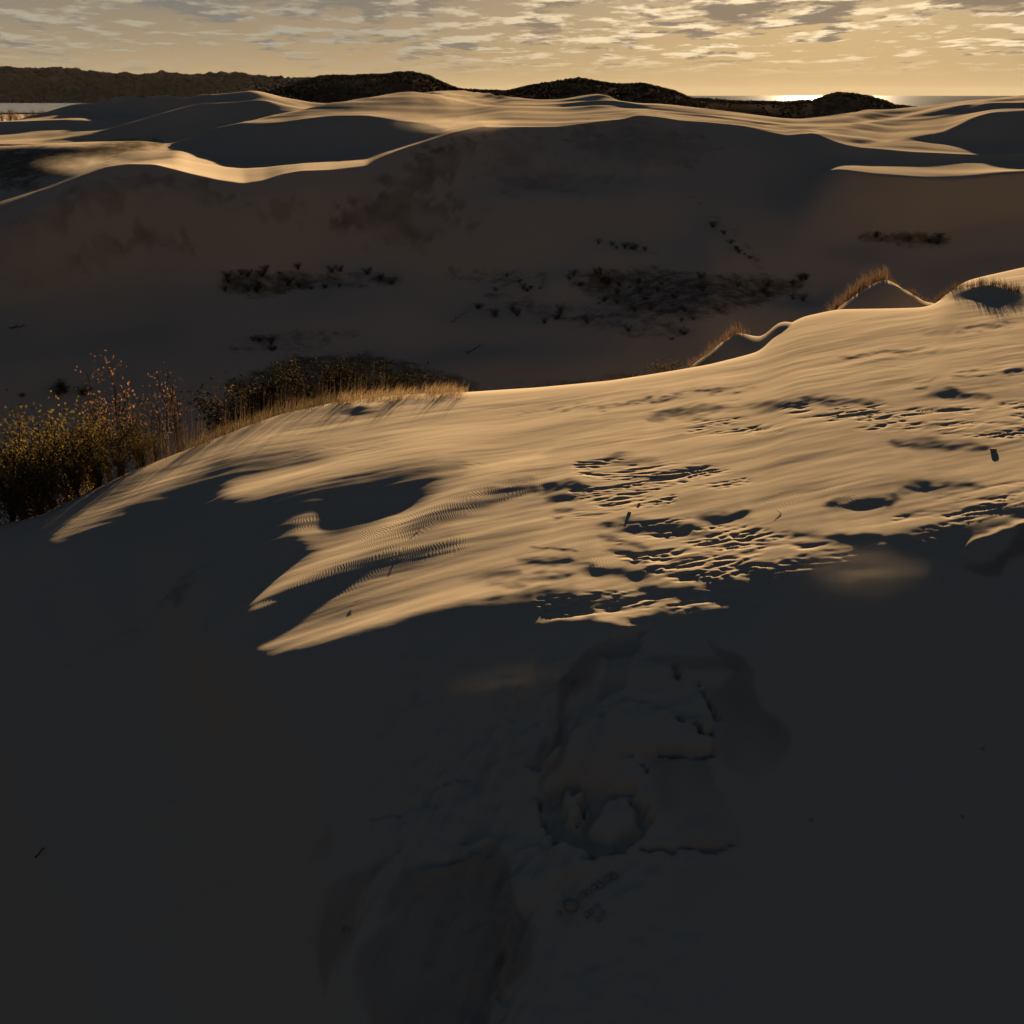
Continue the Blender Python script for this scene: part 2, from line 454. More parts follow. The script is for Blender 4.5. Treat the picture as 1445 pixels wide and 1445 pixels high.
class Sheet:
    """a map of surface character laid over the land, drawn with tapering strokes"""
    X0, Y0, NX, NY = -200, 60, 1860, 1440

    def __init__(self):
        self.v = np.zeros((self.NY, self.NX), np.float32)
        self.a = np.zeros((self.NY, self.NX), np.float32)

    def stroke(self, pts, val, soft=4.0, amp=1.0, ys=1.0):
        p = np.array(pts, float)
        R = p[:, 2].max() + soft + 3
        x0 = int(max(0, p[:, 0].min() - R - self.X0)); x1 = int(min(self.NX, p[:, 0].max() + R - self.X0 + 1))
        y0 = int(max(0, p[:, 1].min() - R - self.Y0)); y1 = int(min(self.NY, p[:, 1].max() + R - self.Y0 + 1))
        if x1 <= x0 or y1 <= y0:
            return self
        X, Y = np.meshgrid(np.arange(x0, x1) + self.X0, np.arange(y0, y1) + self.Y0)
        d = np.full(X.shape, 1e9)
        if len(p) == 1:
            d = np.hypot(X - p[0, 0], (Y - p[0, 1]) / ys) - p[0, 2]
        for a, b in zip(p[:-1], p[1:]):
            vx, vy = b[0] - a[0], b[1] - a[1]
            s = np.clip(((X - a[0]) * vx + (Y - a[1]) * vy) / (vx * vx + vy * vy + 1e-9), 0, 1)
            d = np.minimum(d, np.hypot(X - a[0] - s * vx, Y - a[1] - s * vy) - (a[2] + (b[2] - a[2]) * s))
        al = amp * (1 - smoothstep(d, -soft, soft))
        self._put(y0, y1, x0, x1, al, val)
        return self

    def poly(self, pts, val, soft=4.0, amp=1.0):
        p = np.array(pts, float)
        R = soft + 3
        x0 = int(max(0, p[:, 0].min() - R - self.X0)); x1 = int(min(self.NX, p[:, 0].max() + R - self.X0 + 1))
        y0 = int(max(0, p[:, 1].min() - R - self.Y0)); y1 = int(min(self.NY, p[:, 1].max() + R - self.Y0 + 1))
        X, Y = np.meshgrid(np.arange(x0, x1) + self.X0, np.arange(y0, y1) + self.Y0)
        d = np.full(X.shape, 1e9)
        inside = np.zeros(X.shape, bool)
        n = len(p)
        for k in range(n):
            a, b = p[k], p[(k + 1) % n]
            vx, vy = b[0] - a[0], b[1] - a[1]
            s = np.clip(((X - a[0]) * vx + (Y - a[1]) * vy) / (vx * vx + vy * vy + 1e-9), 0, 1)
            d = np.minimum(d, np.hypot(X - a[0] - s * vx, Y - a[1] - s * vy))
            c = (a[1] > Y) != (b[1] > Y)
            xi = a[0] + (Y - a[1]) / (vy if abs(vy) > 1e-9 else 1e-9) * vx
            inside ^= c & (X < xi)
        d = np.where(inside, -d, d)
        al = amp * (1 - smoothstep(d, -soft, soft))
        self._put(y0, y1, x0, x1, al, val)
        return self

    def _put(self, y0, y1, x0, x1, al, val):
        v, a = self.v[y0:y1, x0:x1], self.a[y0:y1, x0:x1]
        v[:] = v * (1 - al) + val * al
        a[:] = a * (1 - al) + al

    def sample(self, px, py, what='v'):
        A = self.v if what == 'v' else self.a
        fx = np.clip(px - self.X0, 0, self.NX - 1.001)
        fy = np.clip(py - self.Y0, 0, self.NY - 1.001)
        ix, iy = fx.astype(int), fy.astype(int)
        fx, fy = fx - ix, fy - iy
        return (A[iy, ix] * (1 - fx) * (1 - fy) + A[iy, ix + 1] * fx * (1 - fy) + A[iy + 1, ix] * (1 - fx) * fy + A[iy + 1, ix + 1] * fx * fy)


def rand_field(n, lx, ly, seed, power=2.0, ang=0.0, dx=1.0, lo=None):
    """smooth tiling random field, unit variance; lx, ly correlation lengths in the same unit as dx"""
    r = np.random.default_rng(seed)
    F = np.fft.rfft2(r.standard_normal((n, n)))
    ky = np.fft.fftfreq(n, dx)[:, None]
    kx = np.fft.rfftfreq(n, dx)[None, :]
    ca, sa = math.cos(ang), math.sin(ang)
    a, b = (kx * ca + ky * sa) * lx, (-kx * sa + ky * ca) * ly
    k2 = a * a + b * b
    H = 1 / (1 + k2) ** power
    H[0, 0] = 0
    f = np.fft.irfft2(F * H, s=(n, n))
    return ((f - f.mean()) / f.std()).astype(np.float32)


def tile(A, x, y, dx):
    n = A.shape[0]
    fx, fy = (x / dx) % n, (y / dx) % n
    ix, iy = fx.astype(int) % n, fy.astype(int) % n
    fx, fy = fx - np.floor(fx), fy - np.floor(fy)
    jx, jy = (ix + 1) % n, (iy + 1) % n
    return (A[iy, ix] * (1 - fx) * (1 - fy) + A[iy, jx] * fx * (1 - fy) + A[jy, ix] * (1 - fx) * fy + A[jy, jx] * fx * fy)


# ------------------------------------------------------------------ relief of the near dune top
# slope wanted towards the sun (steeper than the sun = dark lee, flatter = lit back of a wind ridge)
W_ = Sheet()
SH, DIM, LIT, BR = .225, .165, .03, -.03
W_.poly([(60, 775), (110, 735), (250, 662), (300, 640), (420, 605), (560, 585), (700, 580), (860, 560), (960, 545), (1100, 500), (1500, 440), (1650, 430),
         (1650, 700), (1445, 720), (1250, 770), (1120, 800), (900, 850), (760, 830), (600, 855), (480, 890), (370, 930), (300, 900), (400, 810), (420, 750), (320, 700), (200, 720), (90, 780)],
        .022, 8, .85)
# left flank: shade below the rim with a lit strip between the shrubs and the lee
W_.poly([(-200, 900), (-200, 800), (0, 762), (60, 772), (120, 762), (190, 716), (250, 680), (312, 645), (330, 660), (318, 700), (352, 720), (430, 742), (400, 800), (300, 890), (270, 920), (330, 945), (300, 1000), (0, 1000)],
        SH, 6, 1)
W_.stroke([(75, 765, 9), (130, 728, 13), (200, 690, 12), (262, 652, 8), (310, 632, 5)], .0, 6)
W_.stroke([(100, 755, 2), (170, 712, 3), (225, 685, 1)], .3, 3, .7)
W_.stroke([(130, 752, 1.5), (180, 738, 1.5), (225, 715, 1)], .3, 2, .6)
# lee wedge under the upper ridge
W_.poly([(290, 668), (318, 649), (370, 641), (430, 638), (474, 645), (440, 650), (400, 655), (350, 672), (318, 690), (290, 700)], SH, 6)
# tongue of sun
W_.poly([(316, 692), (318, 707), (354, 703), (423, 687), (492, 672), (561, 655), (640, 640), (720, 615), (600, 620), (500, 650), (400, 658), (345, 675)], -.02, 4)
# long lee hollow
W_.poly([(318, 709), (356, 706), (423, 690), (492, 675), (561, 660), (610, 655), (640, 655), (634, 664), (585, 702), (527, 714), (450, 719), (418, 738), (400, 780), (300, 880), (300, 740)], SH, 13)
W_.stroke([(560, 680, 12), (480, 700, 14)], .24, 10)
W_.stroke([(655, 655, 5), (640, 662, 4)], .30, 3, .7)
# second ridge: lit crest line
W_.stroke([(760, 640, 10), (682, 669, 9), (630, 697, 9), (579, 723, 9), (530, 745, 10), (492, 764, 11), (440, 785, 14), (400, 815, 13), (350, 858, 9), (290, 902, 3)], -.03, 10)
W_.stroke([(412, 745, 6), (440, 740, 11), (490, 738, 12), (540, 728, 8)], .10, 6, .9)
W_.stroke([(380, 782, 3), (412, 777, 5), (440, 772, 2)], .34, 4)
# rippled dim flats
W_.stroke([(750, 683, 5), (700, 697, 9), (640, 718, 10), (580, 745, 8)], .172, 8, .9)
W_.stroke([(640, 760, 6), (590, 777, 9), (520, 790, 9), (450, 830, 13), (395, 862, 14), (352, 888, 11)], .178, 9, .95)
W_.stroke([(330, 880, 3), (345, 866, 6), (352, 895, 8)], .3, 5)
W_.stroke([(285, 925, 1), (320, 902, 2.5), (350, 884, 1)], .0, 2)
# third ridge and its lee
W_.stroke([(790, 800, 8), (748, 818, 10), (680, 838, 12), (596, 855, 13), (540, 875, 14), (480, 896, 13), (420, 920, 11), (362, 944, 4)], -.05, 12)
W_.stroke([(330, 960, 10), (420, 945, 14), (500, 930, 18), (600, 903, 20), (700, 880, 20), (745, 862, 12)], .27, 8)
for s in ([(700, 700, 2), (750, 690, 6), (800, 684, 6), (832, 686, 3)], [(775, 702, 2), (805, 700, 4), (815, 698, 2)], [(780, 716, 1), (800, 717, 3)], [(784, 730, 1), (797, 730, 2)],
          [(755, 772, 1), (790, 774, 2), (812, 776, 2)], [(735, 792, 2), (770, 795, 7), (806, 790, 5)], [(735, 820, 3), (770, 813, 5), (810, 812, 2)],
          [(665, 815, 2), (700, 812, 6), (728, 808, 3)], [(690, 826, 1), (735, 828, 3)],
          [(850, 742, 3), (880, 742, 8), (930, 744, 9), (975, 750, 7), (1005, 752, 2)], [(985, 735, 3), (1020, 730, 9), (1046, 728, 7)],
          [(846, 757, 1), (880, 766, 4), (915, 775, 2)], [(860, 775, 1), (905, 790, 4)], [(818, 797, 2), (850, 806, 7), (905, 812, 6), (930, 812, 3)],
          [(905, 833, 4), (940, 835, 7), (975, 832, 5)], [(970, 812, 4), (1010, 822, 12), (1046, 832, 10)], [(1040, 800, 3), (1080, 815, 9), (1120, 815, 5)],
          [(1125, 757, 3), (1180, 763, 7), (1233, 767, 4)], [(1172, 712, 4), (1220, 711, 9), (1262, 709, 6), (1275, 700, 2)], [(1280, 688, 3), (1310, 684, 3), (1383, 689, 1)],
          [(1374, 724, 2), (1400, 729, 6), (1470, 736, 9)], [(1210, 776, 3), (1235, 781, 8), (1260, 782, 3)], [(1311, 554, 1), (1345, 554, 3), (1395, 560, 1)],
          [(1262, 625, 1.5), (1330, 628, 3), (1395, 631, 1)],
          [(925, 586, 1.5), (960, 582, 3), (1009, 576, 3), (1060, 572, 3), (1100, 570, 3), (1156, 563, 3), (1240, 564, 1.5)],
          [(838, 654, 1), (870, 647, 3), (930, 645, 1.5)],
          [(815, 577, .8), (900, 567, 1.2), (978, 554, 1.2), (1060, 545, .8)], [(456, 622, .6), (500, 615, 1), (550, 609, .6)], [(420, 637, .6), (470, 630, 1), (540, 621, .6)],
          [(740, 581, .6), (790, 574, .8), (830, 570, .5)],
          [(1290, 545, .6), (1350, 532, 1), (1445, 520, 1)], [(1180, 505, .6), (1240, 498, 1), (1330, 490, .6)], [(1300, 470, .5), (1380, 462, 1.2), (1445, 452, .8)]):
    s = [(x_, y_, r_ * (.72 if r_ > 4 else 1)) for x_, y_, r_ in s]
    W_.stroke(s, .226, 6.5 if s[len(s) // 2][2] > 2.5 else 1.6, .95)
# lit fringe at the brink
W_.stroke([(740, 884, 1), (790, 874, 5), (870, 868, 7), (950, 856, 6), (1050, 850, 5), (1085, 846, 2)], .03, 4)
W_.stroke([(838, 874, 2), (870, 880, 5), (903, 890, 4)], .03, 2)
W_.stroke([(770, 862, 4), (830, 850, 6), (900, 846, 3)], .24, 6, .8)
W_.stroke([(1130, 740, 6), (1200, 738, 8), (1260, 735, 8)], .02, 6, .7)
# small dune at the right edge
W_.stroke([(1345, 782, 1.5), (1390, 761, 3), (1433, 749, 4), (1500, 738, 4)], .0, 3)
W_.poly([(1345, 786), (1395, 766), (1445, 752), (1560, 738), (1560, 830), (1445, 812), (1380, 800)], .5, 4)
W_.stroke([(1100, 600, 20), (1000, 625, 16), (880, 625, 20), (1200, 660, 26)], .02, 20, .6)

# wind-eroded, layered sand
ER = Sheet()
for s, v in (([(820, 662, 9), (880, 668, 18), (960, 672, 20), (1030, 676, 10), (1055, 674, 4)], 1.0), ([(815, 690, 10), (870, 702, 16), (940, 700, 12)], .9), ([(815, 725, 8), (860, 725, 6)], .5),
             ([(890, 742, 8), (980, 752, 16), (1060, 768, 22), (1130, 790, 20), (1200, 790, 14), (1258, 786, 10)], 1.0),
             ([(880, 775, 12), (960, 800, 22), (1040, 815, 24), (1110, 812, 16)], 1.0), ([(770, 860, 14), (850, 856, 18), (930, 850, 14), (1040, 845, 8)], .9),
             ([(1110, 575, 6), (1180, 582, 14), (1260, 588, 18), (1340, 590, 22), (1500, 596, 28)], 1.0), ([(975, 600, 7), (1040, 600, 10), (1105, 607, 6)], 1.0),
             ([(1270, 745, 14), (1330, 730, 20), (1400, 715, 22), (1500, 710, 26)], .8), ([(1330, 702, 8), (1450, 695, 10)], .6),
             ([(1250, 775, 10), (1330, 765, 10)], .7),
             ([(420, 640, 4), (470, 636, 7), (540, 628, 5)], .45), ([(650, 655, 6), (680, 650, 5)], .4), ([(740, 690, 30), (760, 800, 30)], .12),
             ([(1180, 520, 14), (1300, 520, 26), (1500, 510, 40)], .30), ([(550, 575, 8), (640, 575, 10), (760, 575, 10)], .2)):
    ER.stroke(s, v, 7, v if v < 1 else 1)

# ripples (strength) for the material
RP = Sheet()
for s, v in (([(420, 735, 10), (500, 735, 14), (560, 725, 10)], 1.0), ([(760, 685, 12), (700, 695, 16), (640, 712, 18), (570, 745, 18), (520, 755, 12)], .9),
             ([(650, 765, 12), (590, 775, 16), (520, 790, 18), (450, 832, 24), (390, 868, 24), (350, 890, 16)], 1.0),
             ([(600, 660, 12), (700, 660, 10)], .5), ([(1090, 705, 16), (1180, 700, 18), (1260, 695, 12)], .8), ([(830, 775, 14), (850, 800, 10)], .6),
             ([(1280, 628, 8), (1390, 632, 6)], .7), ([(1420, 545, 8), (1480, 545, 8)], .6)):
    RP.stroke(s, v, 10)

# moist, darker sand, plus painted shade on the right-edge dune face
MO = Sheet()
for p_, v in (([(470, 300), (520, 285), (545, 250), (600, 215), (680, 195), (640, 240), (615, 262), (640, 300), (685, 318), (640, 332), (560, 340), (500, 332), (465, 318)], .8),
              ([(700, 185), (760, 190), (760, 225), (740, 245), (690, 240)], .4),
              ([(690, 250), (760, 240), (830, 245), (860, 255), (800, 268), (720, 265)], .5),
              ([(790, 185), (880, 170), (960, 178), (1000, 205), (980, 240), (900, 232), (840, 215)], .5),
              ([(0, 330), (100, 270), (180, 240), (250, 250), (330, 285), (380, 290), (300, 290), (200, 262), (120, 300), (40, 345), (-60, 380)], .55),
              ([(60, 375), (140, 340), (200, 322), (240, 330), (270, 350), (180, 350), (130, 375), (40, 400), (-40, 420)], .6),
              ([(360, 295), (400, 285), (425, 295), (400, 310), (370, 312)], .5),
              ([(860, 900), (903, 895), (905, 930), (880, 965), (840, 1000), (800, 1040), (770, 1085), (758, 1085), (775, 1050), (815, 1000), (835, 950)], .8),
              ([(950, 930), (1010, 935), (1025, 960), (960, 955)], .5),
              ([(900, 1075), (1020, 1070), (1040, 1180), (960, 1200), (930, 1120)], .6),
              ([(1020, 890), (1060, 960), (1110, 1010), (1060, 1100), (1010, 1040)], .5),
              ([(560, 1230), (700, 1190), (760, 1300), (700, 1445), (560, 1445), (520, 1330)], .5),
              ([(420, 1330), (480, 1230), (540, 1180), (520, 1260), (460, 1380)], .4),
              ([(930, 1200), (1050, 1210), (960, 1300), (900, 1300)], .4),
              ([(1350, 790), (1400, 766), (1500, 745), (1500, 815), (1400, 803)], .7)):  # last patch: shade of the small right-edge dune's face, painted darker
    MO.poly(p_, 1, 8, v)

# scrub-covered ground
VG = Sheet()
for s, v in (([(315, 402, 10), (370, 402, 20), (430, 398, 12)], .8), ([(430, 394, 10), (500, 396, 12), (565, 392, 8)], .5), ([(640, 386, 10), (760, 396, 16)], .42), ([(820, 396, 14), (900, 408, 32), (980, 420, 34), (1060, 410, 24), (1130, 402, 8)], .72),
             ([(690, 420, 8), (800, 442, 16), (900, 458, 20), (970, 470, 10)], .45), ([(330, 490, 10), (420, 480, 16), (500, 470, 8)], .45), ([(1215, 335, 4), (1290, 338, 11), (1335, 340, 7)], .85),
             ([(0, 232, 22), (60, 230, 22), (120, 222, 16), (180, 205, 10), (225, 202, 6)], .9), ([(0, 262, 8), (50, 262, 8)], .7), ([(-50, 205, 6), (60, 206, 4)], .5),
             ([(960, 265, 4), (1000, 300, 5), (1040, 330, 6), (1075, 375, 8)], .35), ([(830, 350, 4), (900, 350, 4), (930, 360, 4)], .35),
             ([(330, 545, 10), (420, 525, 22), (520, 525, 26), (620, 540, 16), (680, 555, 8)], .9), ([(700, 550, 6), (900, 535, 10), (960, 520, 8)], .5)):
    VG.stroke(s, 1, 9, v)

# slumps and cracks of the shaded slope: raised or sunk sand, metres
HB = Sheet()
HB.poly([(765, 1108), (800, 1098), (880, 1105), (912, 1135), (915, 1165), (890, 1188), (840, 1198), (795, 1185), (770, 1150)], -.22, 5)
HB.poly([(795, 1112), (828, 1105), (830, 1130), (818, 1165), (800, 1160)], .02, 4)
HB.poly([(850, 1120), (885, 1115), (900, 1160), (860, 1180), (835, 1165)], -.05, 6)
HB.poly([(760, 1085), (800, 1050), (870, 1000), (930, 1000), (1000, 1020), (1015, 1062), (930, 1062), (850, 1080)], .12, 7)
HB.poly([(905, 935), (935, 930), (985, 950), (1010, 1000), (1005, 1025), (930, 1005), (880, 980)], .03, 7)
HB.poly([(905, 893), (880, 965), (800, 1045), (760, 1088), (740, 1080), (800, 1010), (850, 950), (860, 900)], -.10, 4)
HB.poly([(740, 1210), (800, 1195), (830, 1215), (790, 1260), (735, 1290), (700, 1300)], .10, 5)
for s_, v_ in (([(760, 1118, 1.2), (768, 1150, 2), (790, 1186, 1.5)], -.2), ([(812, 1196, 1.5), (850, 1200, 2), (880, 1192, 2), (897, 1180, 1)], -.22), ([(812, 1097, 1), (832, 1108, 2), (824, 1132, 2.2), (812, 1162, 1.2)], -.2),
               ([(885, 1113, .8), (905, 1134, 1.5), (912, 1150, 1.5)], -.2), ([(905, 1196, 1.2), (925, 1201, 2.2), (948, 1203, 1.8), (975, 1197, 2), (1000, 1199, 1), (1030, 1190, .8)], -.13), ([(955, 1018, .8), (1000, 1040, 1.5), (1014, 1034, 1)], -.2),
               ([(928, 1060, 1.2), (945, 1066, 2.2), (965, 1064, 1.4), (985, 1069, 2.4), (1007, 1062, 1.2)], -.15), ([(985, 965, .8), (1008, 1000, 1.2), (1014, 1018, 1)], -.15), ([(945, 938, 1), (965, 952, 1.5)], -.15), ([(885, 1078, 1), (905, 1090, 1)], -.12),
               ([(720, 1305, 3), (722, 1360, 4), (700, 1440, 5), (690, 1500, 5)], .10), ([(560, 1215, 1), (500, 1300, 3), (470, 1350, 2)], .09), ([(640, 1090, 1), (600, 1130, 1.2), (520, 1155, .8)], -.07), ([(680, 1060, 1), (640, 1090, 1)], -.06),
               ([(700, 1180, 1.5), (660, 1200, 3), (610, 1205, 1)], .06), ([(690, 1210, 1.5), (640, 1225, 3), (590, 1250, 1)], .06), ([(798, 940, 2), (790, 970, 3), (740, 1040, 2)], .05), ([(758, 940, 2), (750, 970, 3), (700, 1040, 2)], .05),
               ([(380, 1050, 2), (300, 1110, 3), (160, 1200, 2)], .05), ([(420, 1180, 2), (300, 1260, 3), (200, 1320, 2)], .05), ([(300, 800, 2), (200, 880, 3), (100, 940, 2)], .05)):
    HB.stroke([(x_, y_, r_ * 1.6) for x_, y_, r_ in s_], v_ * 1.25, 2.5 if abs(v_) > .11 else 5)

def blurred(A, k):
    ker = np.hanning(2 * k + 3)[1:-1]
    ker = (ker / ker.sum()).astype(np.float32)
    B = np.apply_along_axis(lambda r_: np.convolve(r_, ker, 'same'), 1, A)
    return np.apply_along_axis(lambda r_: np.convolve(r_, ker, 'same'), 0, B).astype(np.float32)


W_SOFT = Sheet()
W_SOFT.v, W_SOFT.a = blurred(W_.v, 21), blurred(W_.a, 21)
GX0, GY0, GN, GD = -42.0, 6.0, 1024, 0.088


def near_relief():
    xs = GX0 + np.arange(GN) * GD
    ys = GY0 + np.arange(GN) * GD
    X, Y = np.meshgrid(xs, ys)
    Z0 = base_xy(X, Y)
    px, py = project(X, Y, Z0)
    rim = np.interp(np.arctan2(X, Y), AZS, E_D)
    ok = 1 - smoothstep(np.hypot(X, Y), rim - 1.5, rim + 1.5)
    gy, gx = np.gradient(Z0, GD)
    s0 = gx * U[0] + gy * U[1]
    wx, wy = rand_field(GN, 1.6, .5, 31, 1.4, .2, GD), rand_field(GN, 1.2, .5, 32, 1.4, .2, GD)
    wk = 1 - smoothstep(px, 560, 760)       # the leeward ridges stay clean, the blown-out ground is ragged
    wk = .25 + .75 * (1 - wk)
    qx, qy = px + 6 * wk * wx, py + 2.4 * wk * wy
    sf = 1 - smoothstep(px, 620, 800)
    v = W_.sample(qx, qy) * (1 - sf) + W_SOFT.sample(qx, qy) * sf
    a = (W_.sample(qx, qy, 'a') * (1 - sf) + W_SOFT.sample(qx, qy, 'a') * sf) * ok
    # eroded beds: lens-shaped ledges
    e = ER.sample(px, py) * ok * smoothstep(rand_field(GN, 2.4, .8, 36, 1.6, .15, GD), -1.5, .3)
    n1 = rand_field(GN, 5.0, .70, 11, 1.7, .14, GD)
    n2 = rand_field(GN, 3.0, .24, 12, 1.6, .20, GD)
    n3 = rand_field(GN, 1.4, .16, 13, 1.5, .28, GD)
    across = (-X * math.sin(.17) + Y * math.cos(.17)) / .46
    ph = across + n1 * .70 + n2 * .24 + n3 * .05
    fr = ph - np.floor(ph)
    led = np.floor(ph) + smoothstep(fr, .50, .92)
    vary = smoothstep(rand_field(GN, 3.6, .5, 37, 1.5, .17, GD), -1.2, 1.4)
    ledge = (led - ph) * .125 * (.25 + vary) + n3 * .005
    streak = rand_field(GN, 5.0, .55, 14, 1.6, .30, GD)
    soft = rand_field(GN, 9.0, 2.2, 15, 2.0, .30, GD)
    want = v / np.maximum(a, 1e-3)
    G = a * np.where(want > .19, np.maximum(want - s0, 0), want - s0)
    G += ok * (a > .05) * 0.012 * streak
    F = np.fft.rfft2(G)
    ky = 2 * math.pi * np.fft.fftfreq(GN, GD)[:, None]
    kx = 2 * math.pi * np.fft.rfftfreq(GN, GD)[None, :]
    ku = kx * U[0] + ky * U[1]
    mu = (2 * math.pi / 26.0) ** 2
    H = np.conj(1j * ku) / (ku * ku + .018 * (kx * kx + ky * ky) + mu)
    h = np.fft.irfft2(F * H, s=(GN, GN))
    fur = rand_field(GN, .30, 2.6, 38, 1.4, -.45, GD)
    h += .035 * fur * smoothstep(py, 900, 1000) * smoothstep(np.abs(px - 680 + .25 * (py - 1100)), 260, 90)
    h += 1.7 * HB.sample(px + 5 * wx, py + 4 * wy) + e * ledge + ok * (.010 * soft + .003 * streak)
    h += .045 * smoothstep(py, 880, 980) * rand_field(GN, 1.6, 1.1, 35, 1.3, .6, GD) * smoothstep(np.abs(px - 780), 330, 120)
    return h.astype(np.float32)


RELIEF = near_relief()


def sample_grid(A, x, y):
    fx = np.clip((x - GX0) / GD, 0, GN - 1.001)
    fy = np.clip((y - GY0) / GD, 0, GN - 1.001)
    ix, iy = fx.astype(int), fy.astype(int)
    fx, fy = fx - ix, fy - iy
    v = (A[iy, ix] * (1 - fx) * (1 - fy) + A[iy, ix + 1] * fx * (1 - fy) + A[iy + 1, ix] * (1 - fx) * fy + A[iy + 1, ix + 1] * fx * fy)
    m = (x > GX0) & (x < GX0 + GN * GD) & (y > GY0) & (y < GY0 + GN * GD)
    return v * m


FAR1 = rand_field(512, 70, 16, 21, 1.6, .06, 2.0)
FAR2 = rand_field(512, 26, 5, 22, 1.5, .10, 1.0)
WARP1, WARP2 = rand_field(512, 3, 3, 33, 1.3, 0, .5), rand_field(512, 3, 3, 34, 1.3, 0, .5)
FACE = rand_field(512, 30, 22, 23, 2.0, 0, 1.0)


def at(px, py, D=None):
    """point of the land seen at a photo point; with D, at that distance"""
    az, t = pix_ray(px, py)
    if D is None:
        Ds = np.exp(np.linspace(math.log(9), math.log(3000), 4000))
        z = base_z(np.full_like(Ds, az), Ds)
        hit = np.nonzero(z >= HC - Ds * t)[0]
        D = Ds[hit[0]] if len(hit) else 3000.
    return math.sin(az) * D, math.cos(az) * D


# grassy sand mounds on the rim: (photo foot point, distance, height, half width across, half depth)
MOUNDS = []


def mound(px, D, H, wl, wr, dp, pw, scoop=0.0, sv=4.0):
    az = float(pix_ray(px, 430)[0])
    MOUNDS.append((math.sin(az) * D, math.cos(az) * D, H, wl, wr, dp, pw, az, scoop, sv))


def top_height(px, row, D):
    """how far ground at distance D must rise to meet the sight line through a photo point"""
    az, t = pix_ray(px, row)
    return float(HC - D * t - base_z(np.array([float(az)]), np.array([float(D)]))[0])


mound(1241, 71.0, top_height(1241, 387, 71.0) + .05, 4.9, 5.0, 4.5, 1.0)
mound(1040, 56.5, top_height(1040, 465, 56.5) + .05, 4.0, 3.0, 3.2, 1.0)
mound(1392, 62.0, .50, 2.8, 2.0, 2.0, 1.4)
mound(502, 44.5, .16, 1.0, 1.3, 1.0, 1.2)


def land(x, y):
    """final height"""
    D = np.hypot(x, y)
    z = base_xy(x, y)
    z = z + sample_grid(RELIEF, x, y)
    f = smoothstep(D, 120, 200) * (1 - smoothstep(D, 1200, 1800))
    z = z + f * (FAR1_amp(D) * tile(FAR1, x, y, 2.0) + .05 * np.minimum(D / 250, 2) * tile(FAR2, x, y, 1.0))
    g = smoothstep(D, 70, 100) * (1 - smoothstep(D - np.interp(np.arctan2(x, y), AZS, C_D), -26, -9))
    z = z + g * .55 * tile(FACE, x, y, 1.0)
    for mx, my, H, wl, wr, dp, pw, az, scoop, sv in MOUNDS:
        ca, sa = math.cos(az), math.sin(az)
        u = (x - mx) * ca - (y - my) * sa
        v = (x - mx) * sa + (y - my) * ca
        r = np.sqrt((u / np.where(u < 0, wl, wr)) ** 2 + (v / dp) ** 2 + .012)
        q = np.exp(-(u / (.75 * wl)) ** 2 - ((v + sv) / 1.9) ** 2) * scoop
        z = z + H * np.clip(1 - r, 0, 1) ** pw - q
    return z


def FAR1_amp(D):
    return .17 * np.clip(D / 250, .6, 2.2)


def land1(x, y):
    return float(land(np.array([x]), np.array([y]))[0])


# ------------------------------------------------------------------ mesh helpers
def grid_mesh(name, X, Y, Z):
    nr, nc = X.shape
    me = bpy.data.meshes.new(name)
    me.vertices.add(nr * nc)
    me.vertices.foreach_set('co', np.stack([X, Y, Z], -1).astype(np.float32).ravel())
    i = np.arange((nr - 1) * nc).reshape(nr - 1, nc)[:, :-1]
    q = np.stack([i, i + 1, i + nc + 1, i + nc], -1).reshape(-1, 4)
    me.loops.add(q.size)
    me.loops.foreach_set('vertex_index', q.ravel().astype(np.int32))
    me.polygons.add(len(q))
    me.polygons.foreach_set('loop_start', np.arange(0, q.size, 4, dtype=np.int32))
    me.polygons.foreach_set('use_smooth', np.ones(len(q), bool))
    me.update(calc_edges=True)
    return me


def link(name, me, mats=(), parent=None, **props):
    o = bpy.data.objects.new(name, me)
    COL.objects.link(o)
    if me is not None:
        for m in mats:
            if m.name not in [x.name for x in me.materials if x]:
                me.materials.append(m)
    if parent:
        o.parent = parent
    for k, v in props.items():
        o[k] = v
    return o


def attr(me, name, a):
    at_ = me.attributes.new(name, 'FLOAT', 'POINT')
    at_.data.foreach_set('value', np.asarray(a, np.float32).ravel())


# ------------------------------------------------------------------ materials
def new_mat(name):
    m = bpy.data.materials.new(name)
    m.use_nodes = True
    T = NT(m.node_tree)
    b = m.node_tree.nodes['Principled BSDF']
    b.inputs['Roughness'].default_value = .95
    b.inputs['Specular IOR Level'].default_value = 0
    return m, T, b


